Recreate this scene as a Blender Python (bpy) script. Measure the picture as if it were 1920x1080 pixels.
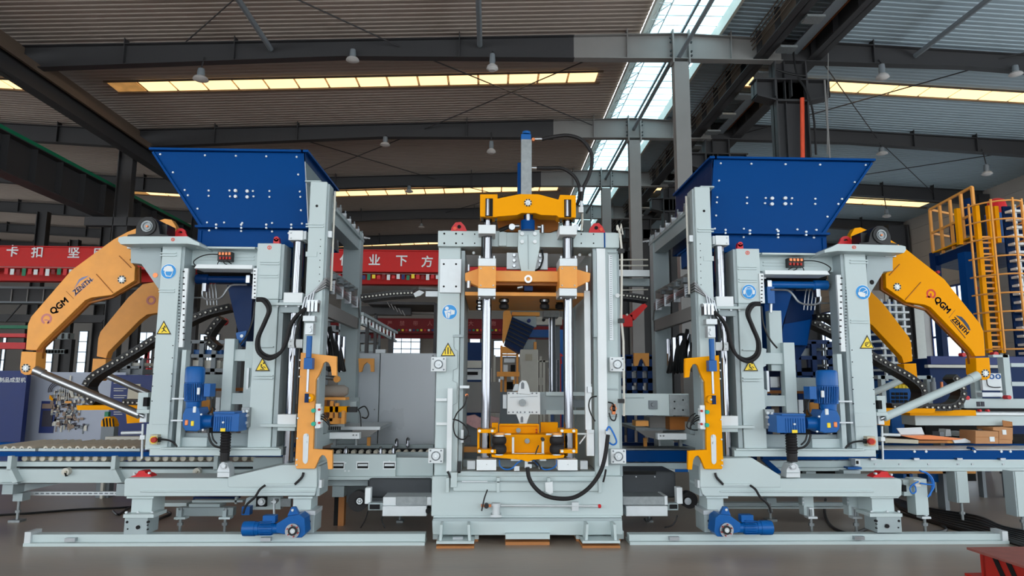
import bpy, bmesh, math, random
from mathutils import Vector, Matrix
random.seed(7)
R = math.radians
SC = bpy.context.scene
COL = SC.collection
for o in list(bpy.data.objects): bpy.data.objects.remove(o)

# ------------------------------------------------------------------ camera, sky, exposure
F, EYE = 1280.0, 1.6
CAMROT = Matrix.Rotation(R(-1.82), 3, 'Z') @ Matrix.Rotation(R(98.0), 3, 'X') @ Matrix.Rotation(R(0.28), 3, 'Z')
cam = bpy.data.cameras.new('camera'); cam.sensor_width = 36; cam.lens = 36 * F / 1920; cam.clip_end = 300
camo = bpy.data.objects.new('camera', cam); COL.objects.link(camo)
camo.matrix_world = Matrix.Translation((0, 0, EYE)) @ CAMROT.to_4x4()
SC.camera = camo
w = bpy.data.worlds.new('sky'); SC.world = w; w.use_nodes = True
bgn = w.node_tree.nodes['Background']
bgn.inputs[0].default_value = (0.90, 0.96, 1.0, 1); bgn.inputs[1].default_value = 4.6
SC.view_settings.view_transform = 'Standard'; SC.view_settings.look = 'None'
SC.view_settings.gamma = 1; SC.view_settings.use_curve_mapping = False
SC.view_settings.exposure = 0.0

# ------------------------------------------------------------------ pixel -> world helpers
def ray(px, py): return CAMROT @ Vector(((px - 960) / F, (540 - py) / F, -1))
def W(px, py, Y):
    d = ray(px, py); t = Y / d.y
    return Vector((d.x * t, Y, EYE + d.z * t))
def WZ(px, py, Z):
    d = ray(px, py); t = (Z - EYE) / d.z
    return Vector((d.x * t, d.y * t, Z))
def m(px, Y): return px * Y / F * 1.0

# ------------------------------------------------------------------ materials
def lin(c):
    return tuple(((v / 255) / 12.92 if v / 255 <= .04045 else ((v / 255 + .055) / 1.055) ** 2.4) for v in c) + (1,)
MATS = {}
def mat(name, rgb, rough=.5, metal=0, var=.06, scale=6, bump=0, bscale=60, emit=0, coat=0, rvar=.08, stretch=None, spec=.4):
    M = bpy.data.materials.new(name); M.use_nodes = True; nt = M.node_tree; N = nt.nodes; L = nt.links
    b = N['Principled BSDF']; base = lin(rgb)
    tc = N.new('ShaderNodeTexCoord'); mp = N.new('ShaderNodeMapping')
    if stretch: mp.inputs['Scale'].default_value = stretch
    L.new(tc.outputs['Object'], mp.inputs[0])
    nz = N.new('ShaderNodeTexNoise'); nz.inputs['Scale'].default_value = scale; nz.inputs['Detail'].default_value = 5
    L.new(mp.outputs[0], nz.inputs['Vector'])
    cr = N.new('ShaderNodeMapRange'); cr.inputs[3].default_value = 1 - var * 2; cr.inputs[4].default_value = 1 + var * 2
    L.new(nz.outputs['Fac'], cr.inputs[0])
    mx = N.new('ShaderNodeVectorMath'); mx.operation = 'SCALE'; mx.inputs[0].default_value = base[:3]
    L.new(cr.outputs[0], mx.inputs['Scale']); L.new(mx.outputs[0], b.inputs['Base Color'])
    rr = N.new('ShaderNodeMapRange'); rr.inputs[3].default_value = max(.02, rough - rvar); rr.inputs[4].default_value = min(1, rough + rvar)
    L.new(nz.outputs['Fac'], rr.inputs[0]); L.new(rr.outputs[0], b.inputs['Roughness'])
    b.inputs['Metallic'].default_value = metal; b.inputs['Specular IOR Level'].default_value = spec
    if coat: b.inputs['Coat Weight'].default_value = coat; b.inputs['Coat Roughness'].default_value = .12
    if emit:
        L.new(mx.outputs[0], b.inputs['Emission Color']); b.inputs['Emission Strength'].default_value = emit
    if bump:
        n2 = N.new('ShaderNodeTexNoise'); n2.inputs['Scale'].default_value = bscale
        L.new(mp.outputs[0], n2.inputs['Vector'])
        bp = N.new('ShaderNodeBump'); bp.inputs['Strength'].default_value = bump; bp.inputs['Distance'].default_value = .01
        L.new(n2.outputs['Fac'], bp.inputs['Height']); L.new(bp.outputs[0], b.inputs['Normal'])
    MATS[name] = M
    return M
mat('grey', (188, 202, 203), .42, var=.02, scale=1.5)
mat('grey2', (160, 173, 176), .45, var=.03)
mat('greydark', (118, 126, 132), .5, var=.04)
mat('blue', (0, 64, 128), .36, var=.02, scale=2, spec=.06)
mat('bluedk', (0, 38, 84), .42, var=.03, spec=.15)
mat('bluemotor', (4, 88, 160), .36, var=.04, spec=.3)
mat('yellow', (242, 160, 0), .4, var=.02, scale=2, spec=.06)
mat('orange', (234, 160, 74), .5, var=.06, scale=8)  # also yellow paint as paled by reflected light, put into the colour
mat('orangedk', (150, 88, 22), .55, var=.06)
mat('chrome', (136, 138, 144), .09, 1, var=.02, rvar=.03)
mat('steel', (172, 176, 180), .33, 1, var=.06, scale=14)
mat('silver', (202, 208, 211), .45, .35, var=.05, scale=10)
mat('white', (226, 232, 234), .5, var=.02)
mat('galv', (140, 146, 148), .5, .6, var=.16, scale=22)
mat('black', (18, 19, 21), .45, var=.1)
mat('rubber', (24, 22, 24), .62, var=.1)
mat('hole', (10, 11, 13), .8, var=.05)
mat('red', (205, 26, 34), .4, var=.04)
mat('banner', (200, 24, 22), .55, var=.03)
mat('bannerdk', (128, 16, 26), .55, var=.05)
mat('green', (12, 120, 84), .45, var=.05)
mat('teal', (20, 168, 138), .45)
mat('signblue', (16, 142, 214), .4, var=.0)
mat('signyel', (246, 214, 40), .4, var=.0)
mat('copper', (204, 120, 74), .35, .5)
mat('brown', (170, 112, 62), .7, var=.08)
mat('card', (184, 134, 92), .8, var=.06, scale=9)
mat('beam', (54, 54, 56), .55, var=.06, scale=2)
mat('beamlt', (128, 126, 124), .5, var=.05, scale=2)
mat('beamrust', (96, 82, 70), .55, var=.12, scale=2)
mat('rooft', (160, 148, 139), .62, var=.05, scale=.6)
mat('roofb', (158, 176, 186), .62, var=.05, scale=.6)
mat('wall', (150, 146, 142), .7, var=.05, scale=.8)
mat('wallr', (176, 170, 164), .7, var=.05, scale=.8)
mat('floor', (148, 134, 122), .34, var=.26, scale=.9, bump=.12, bscale=18, rvar=.14, stretch=(.5, 1.6, 1))
mat('floorline', (60, 58, 56), .6)
mat('pane_warm', (255, 212, 150), .5, emit=1.9, var=.04, scale=1.5)
mat('pane_warmdk', (190, 140, 80), .5, emit=.7, var=.25, scale=3)
mat('pane_sky', (190, 232, 244), .5, emit=2.4, var=.1, scale=1.5, stretch=(1, 3, 1))
mat('pane_win', (222, 240, 255), .4, emit=1.5, var=.1, scale=.8)
mat('lampw', (196, 194, 192), .5)
mat('belt', (64, 68, 72), .7, var=.14, scale=4, bump=.2, bscale=30)
mat('navy', (24, 44, 104), .5, var=.04)
mat('boardgrey', (166, 174, 190), .5, var=.06, scale=1)
mat('inkdk', (46, 44, 58), .5, var=.2)
mat('inkbr', (136, 116, 100), .5, var=.2)
mat('pink', (214, 164, 164), .3, var=.1, scale=20)
mat('cream', (206, 204, 194), .5, var=.04)
mat('redrust', (176, 36, 24), .55, var=.08, scale=5)
mat('redtop', (150, 88, 80), .7, var=.18, scale=8)
mat('rollw', (206, 200, 184), .5)
mat('cab', (192, 200, 208), .3, var=.03, scale=1.2, spec=.6)
mat('cloth', (150, 142, 134), .9, var=.1, bump=.3)
mat('beige', (186, 180, 160), .5)
mat('bluehose', (20, 110, 200), .4)
mat('pipe_or', (232, 84, 50), .45)
mat('ink', (30, 24, 18), .5)
mat('logo', (206, 52, 30), .5)
mat('logopale', (196, 120, 116), .5)
mat('zen', (34, 50, 78), .5)
mat('zenpale', (120, 128, 168), .5)

# ------------------------------------------------------------------ shapes: each returns (verts, faces[, material])
def wbox(X0, X1, Y0, Y1, Z0, Z1):
    X0, X1 = min(X0, X1), max(X0, X1); Z0, Z1 = min(Z0, Z1), max(Z0, Z1)
    v = [Vector((x, y, z)) for x in (X0, X1) for y in (Y0, Y1) for z in (Z0, Z1)]
    return (v, [(0, 1, 3, 2), (4, 6, 7, 5), (0, 4, 5, 1), (2, 3, 7, 6), (0, 2, 6, 4), (1, 5, 7, 3)])
def B(x0, y0, x1, y1, Y, d):
    xm, ym = (x0 + x1) / 2, (y0 + y1) / 2
    return wbox(W(x0, ym, Y).x, W(x1, ym, Y).x, Y, Y + d, W(xm, y1, Y).z, W(xm, y0, Y).z)
def PG(pts, Y, d):
    n = len(pts); a = [W(x, y, Y) for x, y in pts]
    v = a + [p + Vector((0, d, 0)) for p in a]
    return (v, [tuple(range(n)), tuple(range(2 * n - 1, n - 1, -1))] + [(i, (i + 1) % n, n + (i + 1) % n, n + i) for i in range(n)])
def wprism(pts, axis, a0, a1):
    # polygon points in the plane normal to axis
    def mk(p, a): return Vector((a, p[0], p[1])) if axis == 'X' else (Vector((p[0], a, p[1])) if axis == 'Y' else Vector((p[0], p[1], a)))
    n = len(pts); v = [mk(p, a0) for p in pts] + [mk(p, a1) for p in pts]
    return (v, [tuple(range(n)), tuple(range(2 * n - 1, n - 1, -1))] + [(i, (i + 1) % n, n + (i + 1) % n, n + i) for i in range(n)])
def wcyl(p0, p1, r0, r1=None, n=16, cap=True):
    p0, p1 = Vector(p0), Vector(p1); r1 = r0 if r1 is None else r1
    z = (p1 - p0).normalized(); a = Vector((0, 0, 1)) if abs(z.z) < .9 else Vector((1, 0, 0))
    u = z.cross(a).normalized(); w_ = z.cross(u)
    v = [p + (u * math.cos(2 * math.pi * i / n) + w_ * math.sin(2 * math.pi * i / n)) * r for p, r in ((p0, r0), (p1, r1)) for i in range(n)]
    f = [(i, (i + 1) % n, n + (i + 1) % n, n + i) for i in range(n)]
    if cap: f += [tuple(range(n)), tuple(range(2 * n - 1, n - 1, -1))]
    return (v, f)
def wlathe(c, prof, axis='Z', n=20):
    v = []; f = []
    for r, h in prof:
        for i in range(n):
            a = 2 * math.pi * i / n; q = (math.cos(a) * r, math.sin(a) * r)
            v.append(Vector(c) + (Vector((q[0], q[1], h)) if axis == 'Z' else Vector((q[0], h, q[1])) if axis == 'Y' else Vector((h, q[0], q[1]))))
    k = len(prof)
    for j in range(k - 1):
        for i in range(n): f.append((j * n + i, j * n + (i + 1) % n, (j + 1) * n + (i + 1) % n, (j + 1) * n + i))
    f += [tuple(range(n)), tuple(range(k * n - 1, (k - 1) * n - 1, -1))]
    return (v, f)
def wtube(pts, r, n=8, smooth=True, closed=False):
    P_ = [Vector(p) for p in pts]
    if smooth and len(P_) > 2:
        Q = []
        for i in range(len(P_) - 1):
            a, b, c, d = P_[max(0, i - 1)], P_[i], P_[i + 1], P_[min(len(P_) - 1, i + 2)]
            for k in range(5):
                t = k / 5
                Q.append(.5 * ((2 * b) + (c - a) * t + (2 * a - 5 * b + 4 * c - d) * t * t + (3 * b - a - 3 * c + d) * t ** 3))
        Q.append(P_[-1]); P_ = Q
    v = []; f = []; u = None
    for i, p in enumerate(P_):
        z = (P_[min(i + 1, len(P_) - 1)] - P_[max(i - 1, 0)]).normalized()
        if u is None:
            a = Vector((0, 0, 1)) if abs(z.z) < .9 else Vector((0, 1, 0)); u = z.cross(a).normalized()
        u = (u - z * u.dot(z)).normalized(); w_ = z.cross(u)
        for j in range(n):
            an = 2 * math.pi * j / n; v.append(p + (u * math.cos(an) + w_ * math.sin(an)) * r)
    for i in range(len(P_) - 1):
        for j in range(n): f.append((i * n + j, i * n + (j + 1) % n, (i + 1) * n + (j + 1) % n, (i + 1) * n + j))
    f += [tuple(range(n)), tuple(range(len(v) - 1, len(v) - n - 1, -1))]
    return (v, f)
def CY(px, py, Y, rp, d, n=18):
    c = W(px, py, Y); return wcyl(c, c + Vector((0, d, 0)), m(rp, Y), n=n)
def VC(px, y0, y1, Y, rp, rp1=None, n=18):
    X = W(px, (y0 + y1) / 2, Y).x; r = m(rp, Y)
    return wcyl((X, Y, W(px, y1, Y).z), (X, Y, W(px, y0, Y).z), r, None if rp1 is None else m(rp1, Y), n)
def HC(x0, x1, py, Y, rp, rp1=None, n=18):
    Z = W((x0 + x1) / 2, py, Y).z
    return wcyl((W(x0, py, Y).x, Y, Z), (W(x1, py, Y).x, Y, Z), m(rp, Y), None if rp1 is None else m(rp1, Y), n)
def LC(p, q, Y, rp, n=14):
    return wcyl(W(p[0], p[1], Y), W(q[0], q[1], Y), m(rp, Y), n=n)
def LV(px, Y, prof, n=20):   # vertical lathe, profile [(radius px, py)]
    X = W(px, prof[0][1], Y).x
    return wlathe((X, Y, 0), [(m(r, Y), W(px, y, Y).z) for r, y in prof], 'Z', n)
def LH(py, Y, prof, n=20):   # horizontal lathe along X, profile [(radius px, px)]
    Z = W(prof[0][1], py, Y).z
    return wlathe((0, Y, Z), [(m(r, Y), W(x, py, Y).x) for r, x in prof], 'X', n)
def TB(pts, Y, rp, n=8, smooth=True):
    return wtube([W(p[0], p[1], p[2] if len(p) > 2 else Y) for p in pts], m(rp, Y), n, smooth)
def RING(px, py, Y, r0, r1, d, n=20, a0=0, a1=360):
    c = W(px, py, Y); v = []; f = []; full = abs(a1 - a0) >= 360; k = n if full else n + 1
    for i in range(k):
        a = R(a0 + (a1 - a0) * i / n)
        for r, y in ((r0, 0), (r1, 0), (r1, d), (r0, d)):
            v.append(c + Vector((math.cos(a) * m(r, Y), y, math.sin(a) * m(r, Y))))
    for i in range(n):
        j = (i + 1) % k
        for q in range(4): f.append((i * 4 + q, i * 4 + (q + 1) % 4, j * 4 + (q + 1) % 4, j * 4 + q))
    if not full: f += [(0, 1, 2, 3), ((k - 1) * 4 + 3, (k - 1) * 4 + 2, (k - 1) * 4 + 1, (k - 1) * 4)]
    return (v, f)
def wline(p, q, t, d):        # square bar between two world points
    p, q = Vector(p), Vector(q); z = (q - p).normalized()
    a = Vector((0, 1, 0)) if abs(z.y) < .9 else Vector((1, 0, 0)); u = z.cross(a).normalized() * t / 2; w_ = z.cross(u).normalized() * d / 2
    v = [pp + s * u + s2 * w_ for pp in (p, q) for s, s2 in ((-1, -1), (1, -1), (1, 1), (-1, 1))]
    return (v, [(0, 1, 2, 3), (7, 6, 5, 4)] + [(i, (i + 1) % 4, 4 + (i + 1) % 4, 4 + i) for i in range(4)])
def BAR(p, q, Y, tp, d): return wline(W(p[0], p[1], Y + d / 2), W(q[0], q[1], Y + d / 2), m(tp, Y), d)
def MM(matn, *shapes): return [(s[0], s[1], matn) for s in shapes]
def TXT(s, px, py, Y, size, rot=0, ext=.002, bold=0, shear=0, squeeze=1):
    cu = bpy.data.curves.new('t', 'FONT'); cu.body = s; cu.size = 1; cu.align_x = 'CENTER'; cu.align_y = 'CENTER'; cu.offset = bold; cu.shear = shear
    cu.resolution_u = 3
    o = bpy.data.objects.new('t', cu); COL.objects.link(o)
    me = bpy.data.meshes.new_from_object(o); bpy.data.objects.remove(o)
    c = W(px, py, Y); k = m(size, Y); ca, sa = math.cos(R(rot)), math.sin(R(rot)); v = []
    for p in me.vertices:
        x, y = p.co.x * k * squeeze, p.co.y * k
        v.append(Vector((c.x + x * ca - y * sa, c.y, c.z + x * sa + y * ca)))
    f = [tuple(p.vertices) for p in me.polygons]; bpy.data.meshes.remove(me)
    return (v, f, None, 'flat')

# ------------------------------------------------------------------ object builders
MIR = [None]                 # x map of the mirrored feeder station
def unique(name): return name
def basepos(vs):
    xs = [v.x for v in vs]; ys = [v.y for v in vs]; zs = [v.z for v in vs]
    return Vector(((min(xs) + max(xs)) / 2, (min(ys) + max(ys)) / 2, min(zs)))
def rootoff(p):
    o = Vector((0, 0, 0))
    while p is not None: o += p.location; p = p.parent
    return o
def flat(shapes):
    out = []
    for s in shapes:
        if isinstance(s, list): out += flat(s)
        else: out.append(s)
    return out
def clusters(sh):
    bb = []
    for s in sh:
        vs = s[0]; bb.append([min(v[i] for v in vs) - .004 for i in range(3)] + [max(v[i] for v in vs) + .004 for i in range(3)])
    par = list(range(len(sh)))
    def find(i):
        while par[i] != i: i = par[i]
        return i
    for i in range(len(sh)):
        for j in range(i):
            if all(bb[i][k] <= bb[j][k + 3] and bb[j][k] <= bb[i][k + 3] for k in range(3)): par[find(i)] = find(j)
    g = {}
    for i in range(len(sh)): g.setdefault(find(i), []).append(i)
    def px(ix):
        d = max(max(bb[i][k + 3] for i in ix) - min(bb[i][k] for i in ix) for k in range(3)); y = min(bb[i][1] for i in ix)
        return d * F / max(2, y)
    return [([sh[i] for i in ix], px(ix)) for ix in g.values()]
def P(name, parent, mt, *shapes, **k):
    sh = flat(shapes)
    if parent is None or len(sh) < 2 or any(len(s) > 3 for s in sh): return P0(name, parent, mt, *sh, **k)
    cl = clusters(sh)
    if len(cl) < 2: return P0(name, parent, mt, *sh, **k)
    big = [c for c in cl if c[1] >= 8.5]; small = [c for c in cl if c[1] < 8.5]
    if len(big) > 40: small += big; big = []
    out = [P0(name, parent, mt, *c[0], **k) for c in sorted(big, key=lambda c: -c[1])]
    if small:
        o = P0(name, parent, mt, *[s for c in small for s in c[0]], **k); out.append(o)
        if len(small) > 1: o['kind'] = 'stuff'
    return out[0]
def P0(name, parent, mt, *shapes, bev=0, label=None, nomir=False, sharp=35):
    sh = flat(shapes); mir = MIR[0] if not nomir else None
    vs = []; fs = []; mi = []; names = [mt]; flatidx = []
    for s in sh:
        mn = s[2] if len(s) > 2 and s[2] else mt
        if mn not in names: names.append(mn)
        k = len(vs); vs += [Vector(v) for v in s[0]]
        isflat = len(s) > 3
        for f in s[1]:
            fs.append(tuple(i + k for i in f)); mi.append(names.index(mn)); flatidx.append(isflat)
    if mir: vs = [Vector((mir(v.x), v.y, v.z)) for v in vs]
    off = rootoff(parent) if parent is not None else basepos(vs)
    me = bpy.data.meshes.new(name)
    me.from_pydata([v - off for v in vs], [], fs)
    for n_ in names: me.materials.append(MATS[n_])
    me.polygons.foreach_set('material_index', mi)
    bm = bmesh.new(); bm.from_mesh(me); bm.faces.ensure_lookup_table()
    bmesh.ops.recalc_face_normals(bm, faces=[bm.faces[i] for i in range(len(fs)) if not flatidx[i]])
    bm.to_mesh(me); bm.free()
    me.polygons.foreach_set('use_smooth', [True] * len(me.polygons))
    me.set_sharp_from_angle(angle=R(sharp))
    o = bpy.data.objects.new(name, me); COL.objects.link(o)
    if parent is not None: o.parent = parent
    else: o.location = off
    if bev:
        md = o.modifiers.new('bevel', 'BEVEL'); md.width = bev; md.segments = 2; md.limit_method = 'ANGLE'; md.angle_limit = R(50); md.harden_normals = True
    if label: o['label'] = label
    return o
def tag(o, label, cat, group=None, kind=None):
    o['label'] = label; o['category'] = cat
    if group: o['group'] = group
    if kind: o['kind'] = kind
    return o
def thing(name, loc, label, cat, group=None):
    o = bpy.data.objects.new(name, None); COL.objects.link(o); o.location = loc; o.empty_display_size = .2
    return tag(o, label, cat, group)
def struct(name, mt, *shapes, **k):
    o = P(name, None, mt, *shapes, **k); o['kind'] = 'structure'; return o
def copy_tree(o, parent=None):
    c = o.copy(); COL.objects.link(c); c.parent = parent
    for ch in [x for x in o.children]: copy_tree(ch, c)
    return c
def bolts(pts, Y, rp, mt='silver', d=.015, n=8): return [CY(x, y, Y - d, rp, d, n) + (mt,) for x, y in pts]
# ================================================================== the hall
HX0, HX1, HY0, HY1 = -42.0, 22.6, -11.0, 53.6
RX0, RX1 = 4.05, 6.25                      # ridge light
def roofz(x):
    if x < -12.7: return 10.5 + (-12.7 - x) * .042
    if x <= RX0: return 10.5 + (x + 12.7) * .042
    return 11.2 - (x - RX1) * .042
floor = struct('floor', 'floor', wbox(HX0, HX1, HY0, HY1, -.1, 0))
def corrugated(name, x0, x1, mt, y0=HY0, y1=HY1, pitch=.20):
    v = []; f = []; y = y0
    while y < y1:
        for dy, dz in ((0, 0), (.09, 0), (.11, -.022), (.18, -.022)):
            v += [Vector((x0, y + dy, roofz(x0 + .001) + dz)), Vector((x1, y + dy, roofz(x1 - .001) + dz))]
        y += pitch
    for i in range(0, len(v) - 2, 2): f.append((i, i + 1, i + 3, i + 2))
    return (v, f, mt, 'flat')
ceil = struct('ceiling', 'rooft', corrugated('c', HX0, -12.7, 'rooft'), corrugated('c', -12.7, RX0, 'rooft'), corrugated('c', RX1, HX1, 'roofb'), sharp=20)
# steel rafters: parts of the ceiling
def irafter(x0, x1, Y, h0, h1, drop=.16, mt='beam'):
    z0, z1 = roofz(x0) - drop, roofz(x1) - drop; n = []
    s = wprism([(x0, z0), (x1, z1), (x1, z1 - h1), (x0, z0 - h0)], 'Y', Y - .01, Y + .01)
    for (a, b) in (((x0, z0), (x1, z1)), ((x0, z0 - h0), (x1, z1 - h1))):
        n.append(wprism([(a[0], a[1] - .02), (b[0], b[1] - .02), (b[0], b[1]), (a[0], a[1])], 'Y', Y - .13, Y + .13))
    st = []
    k = max(2, int(abs(x1 - x0) / 2.2))
    for i in range(1, k):
        x = x0 + (x1 - x0) * i / k; t = i / k
        st.append(wbox(x - .012, x + .012, Y - .12, Y + .12, z0 + (z1 - z0) * t - (h0 + (h1 - h0) * t), z0 + (z1 - z0) * t + .18))
    return [(q[0], q[1], mt) for q in [s] + n + st]
FR = [17.4 + 6 * i for i in range(6)]
for Y in FR:
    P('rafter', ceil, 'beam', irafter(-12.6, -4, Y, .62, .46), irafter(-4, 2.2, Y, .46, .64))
    P('rafter', ceil, 'beamlt', irafter(2.2, 5.1, Y, .64, .72, mt='beamlt'), label='rafter end coloured pale grey in place of light from the ridge skylight')  # paler grey puts the skylight's light into the rafter colour
    P('rafter', ceil, 'beamlt', irafter(5.1, 7.9, Y, .72, .6, mt='beamlt'), irafter(7.9, 13, Y, .6, .44), irafter(13, 22.3, Y, .44, .6))  # first piece likewise pale, skylight glow carried by its colour
    P('rafter', ceil, 'beam', irafter(-41, -12.8, Y, .4, .6))
    # splice plate with its bolts over the middle column
    zz = roofz(4) - .9
    P('splice_plate', ceil, 'beamlt', wbox(4.86, 4.9, Y - .2, Y + .12, zz - .1, zz + .85), wbox(5.3, 5.34, Y - .2, Y + .12, zz - .1, zz + .85),
      [wcyl((x, Y - .17, zz + .1 * k + .02), (x, Y - .13, zz + .1 * k + .02), .03, n=6) + ('black',) for x in (4.82, 5.38) for k in (1, 2.2, 4.8, 6)])
# tie rods and struts under the roof
for i, Y in enumerate(FR[:4]):
    z = roofz(0) - .45
    for (xa, xb) in (((-8.2, -2.5), (14.0, 20.)) if i % 2 == 0 else ((-2.4, 3.6), (9., 14.))):
        P('bracing_rod', ceil, 'beam', wcyl((xa, Y, z), (xb, Y - 5.9, roofz(xb) - .35), .018, n=6))
        P('bracing_rod', ceil, 'beam', wcyl((xa, Y - 5.9, z), (xb, Y, roofz(xb) - .35), .018, n=6))
for x in (-5.9, -.35, 11.6):
    P('tie_tube', ceil, 'greydark', wcyl((x, 6, roofz(x) - .4), (x, 17.3, roofz(x) - .4), .07, n=10))
P('valley_gutter', ceil, 'beamrust', wbox(-12.75, -12.35, 8, 53, 10.1, 10.35))
# transverse translucent strips, one pane each a part
def strip(x0, x1, Y0, Y1, wid, first_dark=False):
    x = x0; k = 0; mesh = None
    while x < x1 - wid * .5:
        xa, xb = x + .035, min(x + wid, x1) - .035
        zf = lambda q: roofz(q) - .06
        s = ([Vector((xa, Y0, zf(xa))), Vector((xb, Y0, zf(xb))), Vector((xb, Y1, zf(xb))), Vector((xa, Y1, zf(xa))),
              Vector((xa, Y0, zf(xa) + .02)), Vector((xb, Y0, zf(xb) + .02)), Vector((xb, Y1, zf(xb) + .02)), Vector((xa, Y1, zf(xa) + .02))],
             [(0, 1, 2, 3), (7, 6, 5, 4), (0, 1, 5, 4), (1, 2, 6, 5), (2, 3, 7, 6), (3, 0, 4, 7)])
        P('skylight_pane', ceil, 'pane_warmdk' if (k == 0 and first_dark) else 'pane_warm', s)
        x += wid; k += 1
    zc = lambda q: roofz(q) - .075
    for Y in (Y0 - .05, Y1 + .05): P('skylight_edge', ceil, 'beamrust', wline((x0, Y, zc(x0)), (x1, Y, zc(x1)), .05, .05))
for Y0, Y1 in ((19.75, 20.45), (31.8, 32.7), (43.8, 44.8)):
    strip(-11.6, 3.4, Y0, Y1, .93, True); strip(7.8, 21.9, Y0, Y1, .98); strip(-17.5, -13.2, Y0, Y1, .93, True)
# ridge skylight: panes between purlins
zr = 11.45
y = 10.0
while y < 53:
    for (xa, xb, mt) in ((RX0 + .42, RX0 + 1.25, 'pane_sky'), (RX0 + 1.28, RX1 - .06, 'pane_sky')):
        P('ridge_pane', ceil, mt, wbox(xa, xb, y + .03, y + 1.45, zr, zr + .02))
    y += 1.5
P('ridge_curb', ceil, 'cream', wprism([(RX0 - .02, 11.1), (RX0 + .04, 11.1), (RX0 + .42, zr + .02), (RX0 + .36, zr + .04)], 'Y', HY0, 53), label='curb of the ridge skylight with cream lining')
P('ridge_curb', ceil, 'cream', wprism([(RX1 - .06, 11.1), (RX1 + .02, 11.1), (RX1 + .02, zr + .05), (RX1 - .06, zr + .05)], 'Y', HY0, 53), wbox(RX0, RX1, HY0, 10, zr, zr + .05))
P('ridge_purlin', ceil, 'greydark', wbox(RX0 + 1.235, RX0 + 1.295, 10, 53, zr - .06, zr))
P('ridge_truss', ceil, 'white', [wcyl((RX0 + .05, 10.4 + k * .8, 11.18), (RX0 + .6, 10.8 + k * .8, zr - .02), .015, n=5) for k in range(50)],
  [wcyl((RX0 + .6, 10.8 + k * .8, zr - .02), (RX0 + .05, 11.2 + k * .8, 11.18), .015, n=5) for k in range(50)],
  [wcyl((RX0 + x, 10, 11.2 + x * .35), (RX0 + x, 53, 11.2 + x * .35), .018, n=5) for x in (.08, .3, .6)],
  [wbox(RX0, RX1, 10 + .5 * k, 10.025 + .5 * k, zr - .02, zr) for k in range(86)])
P('ridge_tube', ceil, 'greydark', wcyl((5.05, 17.4, 10.4), (5.45, 11.6, 11.1), .06, n=10), [wcyl((5.1, Y, 10.7), (5.1, Y - 5.8, 10.75), .06, n=10) for Y in FR[1:]])
# walls
wb = struct('wall_back', 'wall', wbox(HX0, HX1, HY1, HY1 + .2, 0, 13))
wl = struct('wall_left', 'wall', wbox(HX0 - .2, HX0, HY0, HY1 + .2, 7, 13), wbox(HX0 - .2, HX0, HY0, 38, 0, .8), wbox(HX0 - .2, HX0, 38, HY1 + .2, 0, 7), *[wbox(HX0 - .2, HX0, y, y + .4, .8, 7) for y in range(-11, 38, 6)])  # unseen openings cut along this side to let more light in
wr = struct('wall_right', 'wallr', wbox(HX1, HX1 + .2, 16, HY1 + .2, 0, 12.2), wbox(HX1, HX1 + .2, HY0, 16, 7, 12.2), wbox(HX1, HX1 + .2, HY0, 16, 0, .8), *[wbox(HX1, HX1 + .2, y, y + .4, .8, 7) for y in range(-11, 16, 6)])  # near end opened out of view to let more light in
# unseen front wall: openings shaped for light, door leaves added to streak chrome reflections
wf = struct('wall_front', 'wall', wbox(HX0, HX1, HY0 - .2, HY0, 9.2, 13), *[wbox(x - .25, x + .25, HY0 - .2, HY0, 0, 9.2) for x in (-41.7, -36, -30, -24, -18, -12, 10, 16, 22.3)], wbox(-6.6, -4.2, HY0 - .2, HY0, 0, 9.2), wbox(3.2, 6.4, HY0 - .2, HY0, 0, 9.2), wbox(HX0, -12, HY0 - .2, HY0, 0, .9), wbox(10, HX1, HY0 - .2, HY0, 0, .9))
P('wall_girt', wr, 'wallr', [wbox(HX1 - .05, HX1 - .01, 12, HY1, .3 + k * .8, .34 + k * .8) for k in range(13)])
for Y in FR[1:]:
    P('column', wr, 'beam', wbox(22.0, 22.5, Y - .16, Y + .16, 0, 10.2), wbox(21.3, 22.0, Y - .2, Y + .2, 6.3, 6.75))
# windows of the far walls
def window(n, x0, x1, z0, z1, Y, nx, nz, wall='b'):
    fr = struct('window_%d' % n, 'greydark', *([wbox(x0 - .06, x1 + .06, Y - .12, Y - .02, z, z + .06) for z in [z0 + (z1 - z0) * k / nz for k in range(nz + 1)]] +
        [wbox(x, x + .05, Y - .12, Y - .02, z0, z1) for x in [x0 + (x1 - x0) * k / nx for k in range(nx + 1)]]))
    for i in range(nx):
        for j in range(nz):
            P('pane', fr, 'pane_win', wbox(x0 + (x1 - x0) * i / nx + .05, x0 + (x1 - x0) * (i + 1) / nx, Y - .08, Y - .06, z0 + (z1 - z0) * j / nz + .06, z0 + (z1 - z0) * (j + 1) / nz))
def winpx(n, a, b, c, d, nx, nz, Y=HY1):
    p, q = W(a, d, Y), W(c, b, Y); window(n, p.x, q.x, max(p.z, .9), q.z, Y, nx, nz)
winpx(1, 734, 629, 788, 668, 3, 3); winpx(2, 880, 632, 900, 668, 1, 2); winpx(3, 82, 620, 104, 700, 1, 4); winpx(4, 143, 622, 166, 700, 1, 4)
winpx(5, 258, 624, 288, 690, 2, 4); winpx(6, 925, 640, 1000, 670, 3, 2); winpx(7, 1040, 634, 1110, 670, 3, 2); winpx(8, 372, 628, 412, 690, 2, 3)
winpx(9, 0, 628, 14, 700, 1, 3)
k = 9
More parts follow.
